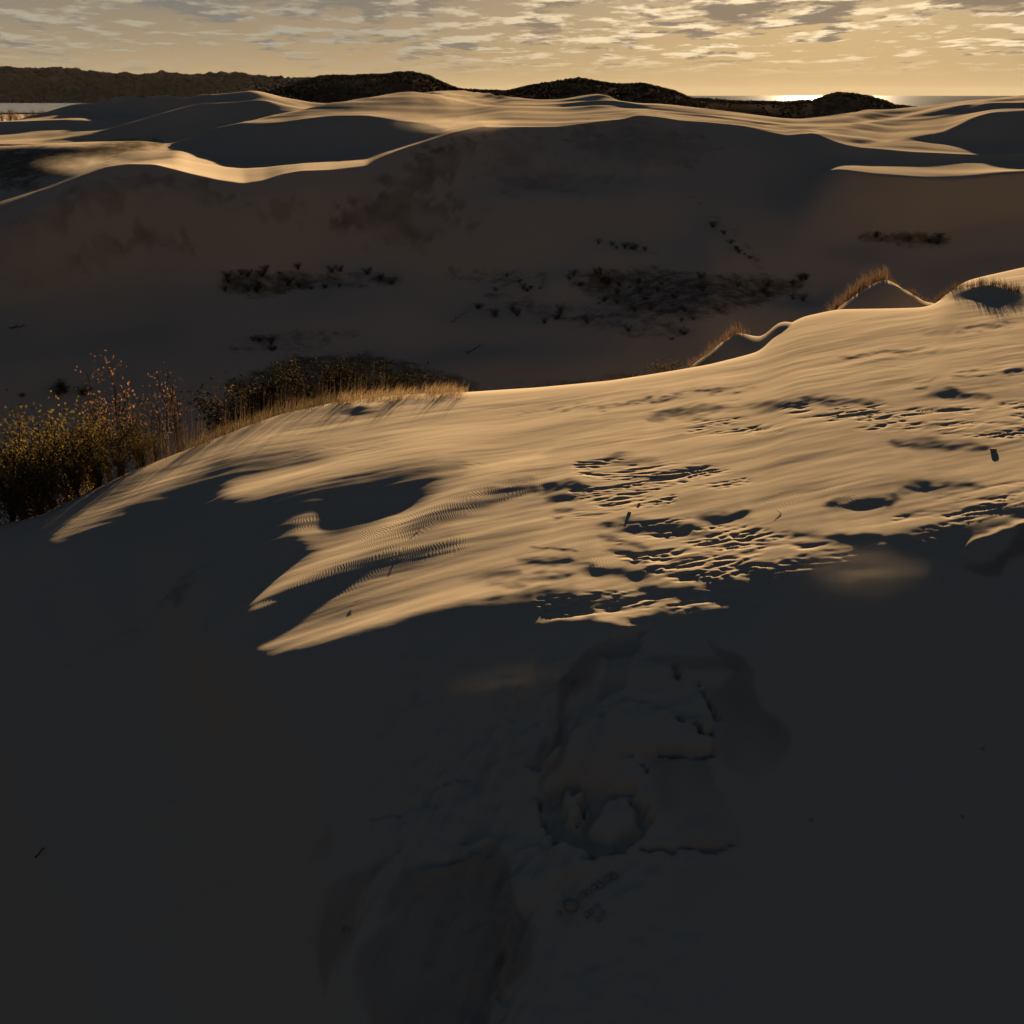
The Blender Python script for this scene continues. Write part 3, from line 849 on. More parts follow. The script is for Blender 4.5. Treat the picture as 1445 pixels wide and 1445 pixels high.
def sand_mat():
    m, T, b = new_mat('sand')
    P = T.n('ShaderNodeNewGeometry').outputs['Position']
    A = lambda n: T.n('ShaderNodeAttribute', attribute_name=n).outputs['Fac']
    moist_and_shade, veg, rip, near = A('moist_and_shade'), A('scrub'), A('ripple'), A('near')
    big = T.noise(P, .05, 3)
    fine = T.noise(P, 9.0, 5, .65)
    c = T.mix(big, (.315, .252, .170, 1), (.35, .279, .192, 1))
    c = T.mix(T.math('MULTIPLY', fine, .35), c, (.285, .222, .146, 1))
    mott = T.noise(P, .35, 4, .6)
    mo = T.math('MULTIPLY', moist_and_shade, T.smooth(mott, .3, .62))
    mo = T.math('ADD', T.math('MULTIPLY', moist_and_shade, .6), T.math('MULTIPLY', mo, .4))
    c = T.mix(T.math('MULTIPLY', mo, .78), c, (.175, .122, .080, 1))  # one darker tone for moist sand and the painted shade face
    vn = T.noise(P, .55, 5, .7)
    vv = T.math('MULTIPLY', T.smooth(T.math('ADD', vn, T.math('MULTIPLY', veg, .46)), .56, .98), T.smooth(veg, .02, .3))
    vc = T.mix(T.noise(P, 1.7, 3), (.042, .038, .021, 1), (.095, .068, .04, 1))
    c = T.mix(T.math('MULTIPLY', vv, .9), c, vc)
    T.link(c, b.inputs['Base Color'])
    # relief: grain, streaks, wind ripples
    mp = T.n('ShaderNodeMapping')
    T.link(P, mp.inputs[0])
    mp.inputs['Rotation'].default_value = (0, 0, math.radians(-8))
    mp.inputs['Scale'].default_value = (1, .30, 1)
    wob = T.noise(P, .8, 2)
    rv = T.n('ShaderNodeVectorMath', operation='ADD')
    T.link(mp.outputs[0], rv.inputs[0])
    cb = T.n('ShaderNodeCombineXYZ')
    T.link(T.math('MULTIPLY', wob, .9), cb.inputs[0])
    T.link(cb.outputs[0], rv.inputs[1])
    wv = T.n('ShaderNodeTexWave', wave_type='BANDS', bands_direction='X', wave_profile='SIN')
    T.link(rv.outputs[0], wv.inputs[0])
    wv.inputs['Scale'].default_value = 3.6
    wv.inputs['Distortion'].default_value = 1.2
    wv.inputs['Detail'].default_value = 2
    wv.inputs['Detail Scale'].default_value = 1.2
    st = T.n('ShaderNodeMapping')
    T.link(P, st.inputs[0])
    st.inputs['Rotation'].default_value = (0, 0, math.radians(-20))
    st.inputs['Scale'].default_value = (.35, 2.2, 1)
    stn = T.noise(st.outputs[0], 1.0, 5, .6)
    h = T.math('ADD', T.math('MULTIPLY', T.math('MULTIPLY', wv.outputs['Fac'], rip), .0030),
               T.math('ADD', T.math('MULTIPLY', T.math('MULTIPLY', stn, near), .004), T.math('MULTIPLY', T.math('MULTIPLY', fine, near), .0012)))
    bp = T.n('ShaderNodeBump')
    bp.inputs['Strength'].default_value = 1.0
    bp.inputs['Distance'].default_value = 1.0
    T.link(h, bp.inputs['Height'])
    T.link(bp.outputs[0], b.inputs['Normal'])
    b.inputs['Roughness'].default_value = 1.0
    b.inputs['Specular IOR Level'].default_value = 0
    return m


SAND = sand_mat()

# ------------------------------------------------------------------ land sheet
def build_land():
    e_ = math.radians(44)
    az = np.concatenate([np.linspace(AZ0, -e_, 26)[:-1], np.linspace(-e_, e_, 1000), np.linspace(e_, AZ1, 26)[1:]])
    f = (az - AZ0) / (AZ1 - AZ0) * (NAZ - 1)
    i = np.clip(f.astype(int), 0, NAZ - 2)
    f = f - i
    ld = LD[:, i] * (1 - f) + LD[:, i + 1] * f
    #        F0>F1, >A, >T, >1/3, >2/3, >E, V0 V1 V2 B A0 A1 C G K2 K1 K0 Q R3 P2 P3b P3 P4 + 4
    counts = [24, 110, 100, 150, 150, 110, 40, 50, 16, 26, 26, 8, 12, 22, 14, 10, 12, 10, 12, 10, 8, 10, 10, 8, 8, 8, 8]
    assert len(counts) == NL - 1, (len(counts), NL)
    rows = []
    for k, n in enumerate(counts):
        for s in range(n):
            rows.append(ld[k] + (ld[k + 1] - ld[k]) * s / n)
    rows.append(ld[-1])
    D = np.array(rows)
    # ease the row jumps
    X, Y = D * np.sin(az)[None, :], D * np.cos(az)[None, :]
    Z = land(X, Y)
    me = grid_mesh('sand_dunes', X, Y, Z)
    px, py = project(X, Y, Z)
    w1, w2 = tile(WARP1, X, Y, .5), tile(WARP2, X, Y, .5)
    sc = np.where(D < 70, 26, 14)
    attr(me, 'moist_and_shade', MO.sample(px + sc * w1, py + .6 * sc * w2) * np.clip(1.15 + .45 * tile(WARP2, X * .6, Y * .6, .5), .3, 1.6))
    ed = np.interp(az, AZS, E_D)[None, :]
    lee = smoothstep(D - ed, 1.5, 5) * (1 - smoothstep(D, 84, 100)) * (1 - smoothstep(az, .16, .22))[None, :]   # scrubby far flank of the near dune
    attr(me, 'scrub', np.maximum(VG.sample(px, py) * smoothstep(D, 44, 60), lee))
    attr(me, 'ripple', RP.sample(px, py) * (1 - smoothstep(D, 55, 65)))
    attr(me, 'near', 1 - smoothstep(D, 60, 110))
    link('sand_dunes', me, [SAND], kind='structure')
    print('land', X.shape)


build_land()

# ------------------------------------------------------------------ sea, small lake, hills
def water_mat(name, col, rough, scale, gloss):
    m, T, b = new_mat(name)
    b.inputs['Base Color'].default_value = (*col, 1)
    b.inputs['Roughness'].default_value = rough
    b.inputs['Specular IOR Level'].default_value = .5
    P = T.n('ShaderNodeNewGeometry').outputs['Position']
    mp = T.n('ShaderNodeMapping')
    T.link(P, mp.inputs[0])
    mp.inputs['Scale'].default_value = (.25, 1, 1)
    bp = T.n('ShaderNodeBump')
    bp.inputs['Distance'].default_value = 1.0
    bp.inputs['Strength'].default_value = .5
    T.link(T.math('MULTIPLY', T.noise(mp.outputs[0], scale, 4, .6), .5 / scale * .25), bp.inputs['Height'])
    # wave faces turned towards the eye show the dark water, the rest mirror the sky
    b.inputs['Specular IOR Level'].default_value = 0
    gl = T.n('ShaderNodeBsdfGlossy')
    gl.inputs['Roughness'].default_value = rough
    T.link(bp.outputs[0], gl.inputs['Normal'])
    mx = T.n('ShaderNodeMixShader')
    mx.inputs[0].default_value = gloss
    T.link(b.outputs[0], mx.inputs[1])
    T.link(gl.outputs[0], mx.inputs[2])
    T.link(mx.outputs[0], m.node_tree.nodes['Material Output'].inputs[0])
    return m


def sector(name, mat, a0, a1, d0, d1, z, na=24, nd=10):
    az = np.radians(np.linspace(a0, a1, na))[None, :]
    D = np.geomspace(d0, d1, nd)[:, None]
    X, Y = D * np.sin(az), D * np.cos(az)
    me = grid_mesh(name, X, Y, np.full_like(X, z))
    return link(name, me, [mat], kind='structure')


sector('sea', water_mat('sea_water', (.03, .035, .04), 0.2, .02, .04), 6.5, 60, 1400, 20000, -10.0, 40, 14)
sector('lake', water_mat('lake_water', (.03, .035, .04), .25, .05, .6), -60, -19.5, 1500, 3300, -8.2, 16, 6)
# unseen land round the rest of the horizon, sunk and darkened to cut warm bounce
az_b = np.radians(np.linspace(61.8, 298.2, 80))[None, :]
D_b = np.array([4, 9, 16, 28, 60, 150, 400, 1200, 4000, 9000.])[:, None]
X_b, Y_b = D_b * np.sin(az_b), D_b * np.cos(az_b)
BACK = np.maximum(0, -np.cos(az_b - SUN_AZ))
Z_b = -.26 * np.minimum(D_b, 110) * BACK ** .5 + np.interp(np.log(D_b), np.log([4, 9, 16, 28, 60, 150, 400, 1200, 4000, 9000]), [-15, -15, -15, -15, -16, -19, -16, -14, -15, -20]) + 0 * az_b
GROUND_BEHIND = (X_b, Y_b, Z_b)


def hill_mat():
    m, T, b = new_mat('wooded_earth')
    P = T.n('ShaderNodeNewGeometry').outputs['Position']
    T.link(T.mix(T.smooth(T.noise(P, .05, 6, .75), .35, .65), (.020, .016, .011, 1), (.046, .030, .020, 1)), b.inputs['Base Color'])
    return m


def leaf_mat(name, cols, trans=.35, scale=1.2):
    """foliage whose colour wanders from leaf clump to leaf clump"""
    m, T, b = new_mat(name)
    P = T.n('ShaderNodeNewGeometry').outputs['Position']
    oi = T.n('ShaderNodeObjectInfo').outputs['Random']
    ri = T.n('ShaderNodeNewGeometry').outputs['Random Per Island']
    f = T.math('ADD', T.math('MULTIPLY', T.noise(P, scale, 3, .6), .7), T.math('ADD', T.math('MULTIPLY', ri, .45), T.math('MULTIPLY', oi, .25)))
    st = [(i / (len(cols) - 1) * .7 + .22, c) for i, c in enumerate(cols)]
    c = T.ramp(f, st)
    T.link(c, b.inputs['Base Color'])
    tr = T.n('ShaderNodeBsdfTranslucent')
    T.link(c, tr.inputs[0])
    mx = T.n('ShaderNodeMixShader')
    mx.inputs[0].default_value = trans
    b.inputs['Specular IOR Level'].default_value = 0
    out = m.node_tree.nodes['Material Output']
    T.link(b.outputs[0], mx.inputs[1])
    T.link(tr.outputs[0], mx.inputs[2])
    T.link(mx.outputs[0], out.inputs[0])
    return m


HILLM = hill_mat()
link('ground', grid_mesh('ground', *GROUND_BEHIND), [HILLM], kind='structure')  # dark wooded tone on unseen ground, keeps bounce light off the shaded sand
WOODM = leaf_mat('far_foliage', [(.010, .009, .006), (.017, .013, .009), (.026, .016, .011), (.014, .013, .008)], .0, .02)


def np_mesh(name, V, F):
    """V (n,3); F (m,k) all of one size"""
    V, F = np.asarray(V, np.float32), np.asarray(F, np.int32)
    me = bpy.data.meshes.new(name)
    me.vertices.add(len(V))
    me.vertices.foreach_set('co', V.ravel())
    k = F.shape[1]
    me.loops.add(F.size)
    me.loops.foreach_set('vertex_index', F.ravel())
    me.polygons.add(len(F))
    me.polygons.foreach_set('loop_start', np.arange(0, F.size, k, dtype=np.int32))
    me.update(calc_edges=True)
    return me


def ico(sub=1):
    bm = bmesh.new()
    bmesh.ops.create_icosphere(bm, subdivisions=sub, radius=1)
    V = np.array([v.co[:] for v in bm.verts])
    F = np.array([[v.index for v in f.verts] for f in bm.faces])
    bm.free()
    return V, F


ICO1, ICO2 = ico(1), ico(2)


def blobs(cen, rad, zs, base, jit, seed):
    r = np.random.default_rng(seed)
    V0, F0 = base
    n = len(cen)
    V = np.repeat(V0[None], n, 0) * (1 + jit * r.standard_normal((n, len(V0), 1)))
    V = V * rad[:, None, None]
    V[:, :, 2] *= zs
    V = V + cen[:, None, :]
    F = F0[None] + (np.arange(n) * len(V0))[:, None, None]
    return V.reshape(-1, 3), F.reshape(-1, 3)


def far_hill(name, crest, zb, depth, back, seed, rough):
    """a long rounded ridge; crest = photo points with distances"""
    p = np.array(crest, float)
    n = 160
    s = np.linspace(0, len(p) - 1, n)
    px, py, D = (np.interp(s, np.arange(len(p)), p[:, k]) for k in range(3))
    az, t = pix_ray(px, py)
    zc = HC - D * t - rough * 1.3
    v = np.concatenate([np.linspace(-1, 0, 16), np.linspace(0, 1, 9)[1:]])[:, None]
    off = np.where(v < 0, v * depth, v * back)
    prof = np.cos(np.clip(v, -1, 1) * math.pi / 2) ** 1.3
    fade = np.minimum(1, np.minimum(s, len(p) - 1 - s) * 3)
    Dg = D[None, :] + off
    X, Y = Dg * np.sin(az)[None], Dg * np.cos(az)[None]
    nz = rand_field(256, 40, 40, seed, 1.8, 0, 8.0)
    Z = zb + (zc[None] * 1 - zb) * prof + rough * .5 * tile(nz, X, Y, 8.0) * prof
    o = link(name, grid_mesh(name, X, Y, Z), [HILLM], kind='structure')
    return X, Y, Z, o


def wood_on(name, grid, n, r0, r1, seed, part, label, parent=None):
    X, Y, Z, hill = grid
    r = np.random.default_rng(seed)
    i = np.where(r.random(n) < .8, r.integers(13, 19, n), r.integers(part[0], part[1], n))
    j = r.integers(2, X.shape[1] - 3, n)
    fi, fj = r.random(n), r.random(n)
    lerp = lambda A: (A[i, j] * (1 - fi) + A[np.minimum(i + 1, A.shape[0] - 1), j] * fi) * (1 - fj) + A[i, j + 1] * fj
    c = np.stack([lerp(X), lerp(Y), lerp(Z)], -1)
    rad = r0 + (r1 - r0) * r.random(n) ** 1.6
    c[:, 2] += rad * .7
    V, F = blobs(c, rad, .85, ICO1, .06, seed + 1)
    me = np_mesh(name, V, F)
    me.polygons.foreach_set('use_smooth', np.ones(len(F), bool))
    return link(name, me, [WOODM], kind='stuff', label=label, category='woodland')


H1 = far_hill('hill', [(-420, 100, 3700), (-150, 98, 3700), (0, 97, 3700), (60, 98, 3700), (110, 101, 3650), (140, 104, 3600), (190, 107, 3500), (225, 105.5, 3500), (250, 105, 3500),
                       (280, 107, 3500), (315, 105, 3400), (330, 105, 3400), (360, 109, 3400), (395, 112, 3300), (430, 112, 3200), (480, 118, 3100), (560, 128, 3000), (640, 136, 2900)],
              -14, 520, 500, 41, 7)
wood_on('woodland', H1, 9000, 6, 10, 51, (0, 18), 'broad autumn wood covering the long far ridge on the left skyline')
H2 = far_hill('hill', [(330, 146, 900), (370, 136, 900), (410, 120, 900), (450, 110, 900), (480, 107, 900), (520, 104, 900), (550, 105, 900), (580, 103, 900), (605, 108, 900), (625, 117, 900), (650, 124, 900),
                       (690, 127, 900), (730, 131, 900), (770, 142, 900)], -9, 230, 260, 42, 1.5)
wood_on('woodland', H2, 6500, 1.0, 2.0, 52, (4, 20), 'dark wooded hill standing just behind the pale crest left of the middle')
H3 = far_hill('hill', [(640, 146, 820), (690, 133, 820), (720, 127, 820), (745, 122, 820), (780, 117.5, 820), (815, 112.5, 820), (850, 116, 820), (885, 120, 820), (910, 120, 820), (935, 125, 820), (955, 130, 820),
                       (975, 138, 820), (1000, 146, 820)], -9, 190, 220, 43, 1.4)
wood_on('woodland', H3, 5500, .9, 1.9, 53, (4, 20), 'dark wooded hill in the middle of the skyline, left of the bright water')
H4 = far_hill('hill', [(860, 148, 1000), (930, 143.5, 1000), (960, 141.5, 1000), (1000, 140.5, 1000), (1060, 141.5, 1000), (1110, 142.5, 1000), (1150, 141, 1000), (1170, 135, 1000), (1182, 132, 1000), (1205, 133, 1000), (1225, 136, 1000), (1245, 141, 1000),
                       (1262, 147, 1000), (1300, 152, 1000)], -21, 190, 120, 44, 1.1)
wood_on('woodland', H4, 4800, .8, 1.7, 54, (4, 20), 'low wooded shore ending in a rounded knoll before the bright water')

# ------------------------------------------------------------------ plants
BARKM, _T, _b = new_mat('bark')
_P = _T.n('ShaderNodeNewGeometry').outputs['Position']
_T.link(_T.mix(_T.noise(_P, 12, 3), (.045, .033, .025, 1), (.10, .075, .055, 1)), _b.inputs['Base Color'])
YELLOW = leaf_mat('yellow_leaf', [(.022, .015, .005), (.055, .035, .008), (.12, .074, .013), (.045, .04, .011)], .35)
OLIVE = leaf_mat('olive_leaf', [(.018, .015, .006), (.04, .028, .009), (.075, .045, .013), (.03, .03, .01)], .35)
RUSSET = leaf_mat('russet_leaf', [(.05, .02, .01), (.09, .036, .016), (.16, .07, .028), (.06, .024, .013)], .4)
SHADED_HUMPM = leaf_mat('shaded_hump_leaf', [(.010, .011, .007), (.018, .016, .009), (.03, .022, .013)], .1)  # darker leaf colours paint in the shade lying on the hump
RUSTG = leaf_mat('rust_grass', [(.06, .034, .019), (.10, .058, .030), (.16, .10, .052), (.075, .044, .025)], .22, 2.0)
SCRUB = leaf_mat('scrub_leaf', [(.028, .026, .016), (.05, .041, .025), (.075, .055, .034)], .15)
GRASSM = leaf_mat('dry_grass', [(.085, .054, .026), (.14, .09, .044), (.22, .15, .075), (.10, .064, .03)], .35, 2.0)
STRAW = leaf_mat('straw_grass', [(.04, .029, .014), (.07, .05, .024), (.12, .085, .042), (.05, .036, .016)], .3, 2.0)
STEMM = leaf_mat('dry_stem', [(.05, .035, .022), (.10, .065, .04), (.14, .09, .05)], .1)


def tube(V, F, pts, rads, k=4):
    """append a tapering k-sided tube along pts"""
    pts = [Vector(p) for p in pts]
    b0 = len(V)
    for i, p in enumerate(pts):
        d = (pts[min(i + 1, len(pts) - 1)] - pts[max(i - 1, 0)])
        d = d.normalized() if d.length > 1e-9 else Vector((0, 0, 1))
        a = d.orthogonal().normalized()
        c = d.cross(a)
        for q in range(k):
            th = 2 * math.pi * q / k
            V.append(tuple(p + (a * math.cos(th) + c * math.sin(th)) * rads[i]))
    for i in range(len(pts) - 1):
        for q in range(k):
            F.append((b0 + i * k + q, b0 + i * k + (q + 1) % k, b0 + (i + 1) * k + (q + 1) % k, b0 + (i + 1) * k + q))


def leaf(V, F, c, size, r):
    """one folded leaf, two triangles sharing the midrib"""
    c = Vector(c)
    d = Vector((r.gauss(0, 1), r.gauss(0, 1), r.gauss(-.2, .8))).normalized()
    s = d.orthogonal().normalized()
    s.rotate(Matrix.Rotation(r.uniform(0, 6.3), 3, d))
    n = d.cross(s) * .25
    b = len(V)
    L = size * r.uniform(.7, 1.3)
    V.extend([tuple(c), tuple(c + d * L * .5 + s * L * .32 + n * L), tuple(c + d * L), tuple(c + d * L * .5 - s * L * .32 + n * L)])
    F.append((b, b + 1, b + 2, b + 3))


def make_shrub(seed, H, spread, nstem, leaves, lsize, droop=0.0, low=.25):
    """trunk mesh and crown mesh of a many-stemmed shrub or sapling, base at the origin"""
    r = random.Random(seed)
    TV, TF, LV, LF = [], [], [], []
    tips = []
    for s in range(nstem):
        a = r.uniform(0, 6.283)
        lean = r.uniform(.1, 1) * spread
        h = H * r.uniform(.65, 1.0)
        p = [Vector((r.gauss(0, .06), r.gauss(0, .06), -.15))]
        n = 6
        for i in range(1, n + 1):
            f = i / n
            p.append(Vector((math.cos(a) * lean * f ** 1.4 + r.gauss(0, .035 * H * .4), math.sin(a) * lean * f ** 1.4 + r.gauss(0, .035 * H * .4), h * f)))
        tube(TV, TF, p, [.016 * H * (1 - .85 * i / n) + .004 for i in range(n + 1)], 5)
        for b in range(r.randint(5, 8)):
            f = r.uniform(.25, .95)
            i = int(f * n)
            o = p[i].lerp(p[min(i + 1, n)], f * n - i)
            ba = r.uniform(0, 6.283)
            bl = H * r.uniform(.14, .34) * (1.15 - f * .6)
            q = [o]
            for j in range(1, 4):
                g = j / 3
                q.append(o + Vector((math.cos(ba) * bl * g, math.sin(ba) * bl * g, bl * g * r.uniform(.3, 1.0))) + Vector((r.gauss(0, .03), r.gauss(0, .03), 0)))
            tube(TV, TF, q, [.006 * H * (1 - f * .5), .0045 * H, .003 * H, .0015 * H], 3)
            if f > low:
                tips += [(q[3], 1.0), (q[2], .8), (q[1], .5)]
        tips += [(p[-1], 1.0), (p[-2], .8)]
        if low <= 0:
            tips += [(p[1], .5), (p[1], .5), (p[2], .5), (p[2], .5), (p[0], .4)]
    for i in range(leaves):
        c, wgt = r.choice(tips)
        sp = .085 * H
        c = c + Vector((r.gauss(0, sp), r.gauss(0, sp), r.gauss(0, sp * .8) - droop))
        leaf(LV, LF, c, lsize, r)
    tm = np_mesh('trunk', TV, TF)
    lm = np_mesh('crown', LV, LF) if leaves else None
    return tm, lm


def place_shrub(meshes, mats, loc, H, rz, label, group=None, name='shrub', cat='shrub', H0=2.0, sx=1.0):
    tm, lm = meshes
    t = bpy.data.objects.new(name, None)
    COL.objects.link(t)
    t.empty_display_size = .2
    t.location = loc
    t.rotation_euler = (0, 0, rz)
    t.scale = (H / H0 * sx, H / H0 * sx, H / H0)
    t['label'], t['category'] = label, cat
    if group:
        t['group'] = group
    link('trunk', tm, [BARKM], t)
    if lm:
        c = link('crown', lm, [], t)
        if not lm.materials:
            lm.materials.append(None)
        c.material_slots[0].link = 'OBJECT'
        c.material_slots[0].material = mats
    return t


LEAFY = [make_shrub(s, 2.0, .75, 7, 1500, .058, low=.0) for s in (1, 2, 3, 4)]
THIN = [make_shrub(s, 2.0, .45, 4, n, .05, low=.45) for s, n in ((11, 230), (12, 150), (13, 70))]
BUSH = [make_shrub(s, 2.0, 1.25, 7, 900, .10, low=.0) for s in (21, 22, 23, 24)]


def rim_spot(px, row, dd):
    """a spot dd metres behind the rim, below a photo column"""
    az, _ = pix_ray(px, row)
    D = float(np.interp(az, AZS, E_D)) + dd
    x, y = math.sin(az) * D, math.cos(az) * D
    return x, y, land1(x, y), D


def reach(px, row, D):
    az, t = pix_ray(px, row)
    return float(HC - D * t)


ORD_ = 'leftmost second third fourth fifth sixth seventh eighth ninth tenth eleventh twelfth thirteenth fourteenth fifteenth sixteenth seventeenth eighteenth'.split()
# shrubs and saplings in the hollow behind the left rim: photo column, top row, metres behind the rim, leaf, mesh set
TH = [(-60, 600, 3.0, YELLOW, 0), (-30, 640, 1.5, OLIVE, 1), (8, 592, 3.6, OLIVE, 2), (0, 640, 1.4, OLIVE, 3), (28, 586, 4.2, OLIVE, 0), (38, 612, 2.2, YELLOW, 1), (55, 604, 3.0, YELLOW, 2),
      (64, 650, 1.0, OLIVE, 3), (80, 570, 4.4, YELLOW, 1), (92, 596, 2.6, YELLOW, 0), (112, 566, 3.6, YELLOW, 3), (100, 640, 1.0, OLIVE, 2), (122, 592, 2.2, YELLOW, 2), (132, 622, 1.2, OLIVE, 0),
      (158, 602, 2.0, OLIVE, 1), (168, 634, 1.0, OLIVE, 3), (186, 574, 2.8, OLIVE, 2), (196, 612, 1.4, YELLOW, 0), (20, 668, .7, OLIVE, 1), (214, 604, 1.8, OLIVE, 1)]
for n_, (px, row, dd, m_, k) in enumerate(TH):
    x, y, z, D = rim_spot(px, row, dd)
    H = max(.8, reach(px, row, D) - z)
    kind = 'yellow-leaved' if m_ is YELLOW else 'dark olive-brown'
    k_ = sorted(q[0] for q in TH if q[3] is m_).index(px)
    lab = f'{ORD_[k_]} {kind} shrub ' + ('' if k_ == 0 else 'from the left ') + 'in the thicket below the left rim'
    place_shrub(LEAFY[k], m_, (x, y, z - .05), H, random.uniform(0, 6), lab, {'yellow_leaf': 'yellow shrubs in the thicket', 'olive_leaf': 'olive shrubs in the thicket'}[m_.name], sx=random.uniform(.75, 1.0))
TS = [(148, 508, 4.6, RUSSET, 0, 'tallest sapling over the thicket, with russet leaves at its top'), (134, 545, 4.0, RUSSET, 1, 'short russet sapling just left of the tallest sapling over the thicket'),
      (178, 548, 3.6, RUSSET, 2, 'nearly bare dark sapling with twin leaning stems right of the tallest sapling'), (204, 575, 2.6, OLIVE, 1, 'thin olive sapling right of the twin-stemmed bare sapling'),
      (236, 512, 4.2, RUSSET, 2, 'tall nearly bare sapling standing where the thicket thins towards the grass'), (222, 540, 3.4, RUSSET, 1, 'slender bare sapling left of the tall one where the thicket thins'),
      (250, 556, 2.6, RUSSET, 2, 'small bare sapling at the thicket end beside the golden grass'), (306, 538, 4.5, RUSSET, 2, 'lone slender stem behind the golden grass with a pale seed head')]
for px, row, dd, m_, k, lab in TS:
    x, y, z, D = rim_spot(px, row, dd)
    place_shrub(THIN[k], m_, (x, y, z - .05), max(.8, reach(px, row, D) - z), random.uniform(0, 6), lab, None, 'sapling', 'sapling', sx=.7)

# bushes on the hump behind the middle of the rim, shade painted into their leaves
HUMP = [(312, 548), (335, 538), (352, 548), (368, 526), (392, 520), (410, 532), (428, 512), (452, 508), (470, 520), (492, 508), (515, 508), (540, 512), (562, 516), (585, 524), (606, 530), (628, 538), (650, 545), (674, 553)]
for n_, (px, row) in enumerate(HUMP):
    x, y, z, D = rim_spot(px, row, 9.0 + 2 * (n_ % 3))
    H = max(.7, reach(px, row, D) - z)
    place_shrub(BUSH[n_ % 4], SHADED_HUMPM, (x, y, z - .1), H, random.uniform(0, 6), f'{ORD_[n_]} dark leafy bush from the left on the shaded hump behind the rim grass', 'dark bushes on the hump behind the rim', 'bush', 'bush', sx=1.1)


ORD = 'first second third fourth fifth sixth seventh eighth ninth tenth eleventh twelfth thirteenth fourteenth fifteenth sixteenth seventeenth eighteenth nineteenth twentieth'.split()
RB = [(706, 548), (738, 549), (770, 546), (826, 538), (866, 533), (905, 524), (942, 508), (955, 513)]
for n_, (px, row) in enumerate(RB):
    x, y, z, D = rim_spot(px, row, 12.0)
    place_shrub(BUSH[n_ % 4], SCRUB, (x, y, z - .1), max(.5, reach(px, row, D) - z), n_ * 1.3, ORD[n_] + ' dark bush from the left just peeping over the middle of the sunlit rim', 'bushes peeping over the middle of the rim', 'bush', 'bush', sx=.9)

# ------------------------------------------------------------------ valley scrub
def face_spot(px, row):
    x, y = at(px, row)
    return x, y, land1(x, y)


rs = random.Random(5)
CLUMPS = [([(318, 402, 14), (370, 400, 22), (430, 396, 16), (560, 394, 10)], 26, 'left scrub band'),
          ([(620, 388, 10), (740, 396, 14), (840, 400, 24), (910, 410, 34), (990, 420, 34), (1070, 408, 20), (1140, 402, 6)], 46, 'wide middle scrub band'),
          ([(660, 430, 8), (780, 450, 16), (900, 455, 20), (980, 470, 10)], 16, 'sparse scrub below the wide band'),
          ([(340, 488, 8), (420, 480, 8)], 6, 'small scrub patch above the hump'),
          ([(1235, 335, 4), (1300, 333, 6), (1330, 338, 4)], 9, 'isolated scrub patch above the pointed mound'),
          ([(845, 348, 3), (900, 348, 3), (930, 358, 3)], 7, 'short scrub line high on the dune'),
          ([(1000, 310, 4), (1030, 340, 5), (1065, 372, 5)], 7, 'slanting scrub line on the big dune'),
          ([(10, 560, 4), (60, 548, 6), (120, 545, 4)], 6, 'hollow floor beyond the thicket')]
for pts, n, where in CLUMPS:
    sp = []
    for _ in range(n):
        f = rs.random() * (len(pts) - 1)
        i = min(int(f), len(pts) - 2)
        f -= i
        sp.append((pts[i][0] * (1 - f) + pts[i + 1][0] * f, pts[i][1] * (1 - f) + pts[i + 1][1] * f + rs.uniform(-1, 1) * pts[i][2]))
    sp.sort()
    top, low_ = min(sp, key=lambda q: q[1]), max(sp, key=lambda q: q[1])
    for k, (px, py) in enumerate(sp):
        if n <= 16:
            lab = f'{ORD_[k]} bush' + ('' if k == 0 else ' from the left') + f' in the {where}'
        else:
            ymid = sorted(q[1] for q in sp)[n // 2]
            sec = lambda q: (min(2, int(3 * sp.index(q) / n)), q[1] >= ymid)
            mates = [q for q in sp if sec(q) == sec((px, py))]
            m_ = mates.index((px, py))
            part = ('lower ' if sec((px, py))[1] else 'upper ') + ('left', 'central', 'right')[sec((px, py))[0]]
            lab = f'{ORD_[m_]} bush' + ('' if m_ == 0 else ' from the left') + f' in the {part} part of the {where}'
        x, y, z = face_spot(px, py)
        place_shrub(BUSH[rs.randrange(4)], SCRUB, (x, y, z - .1), rs.uniform(.35, 1.15), rs.uniform(0, 6), lab, 'bushes in the ' + where, 'bush', 'bush', sx=rs.uniform(1.0, 1.9))
for k, (px, py, H) in enumerate([(2, 158, 5.5), (14, 153, 6.5), (24, 156, 6), (36, 157, 5.5), (46, 155, 6), (57, 155, 6), (66, 160, 4)]):
    az, t = pix_ray(px, 170)
    D = 520.
    x, y = math.sin(az) * D, math.cos(az) * D
    zt = reach(px, py, D)
    place_shrub(BUSH[k % 4], RUSSET if k == 2 else SCRUB, (x, y, zt - H), H, k * 1.7, f'{ORD_[k]} rounded tree ' + ('' if k == 0 else 'from the left ') + 'in the row before the small pale lake',
                'trees before the small lake', 'tree', 'tree', sx=.8)


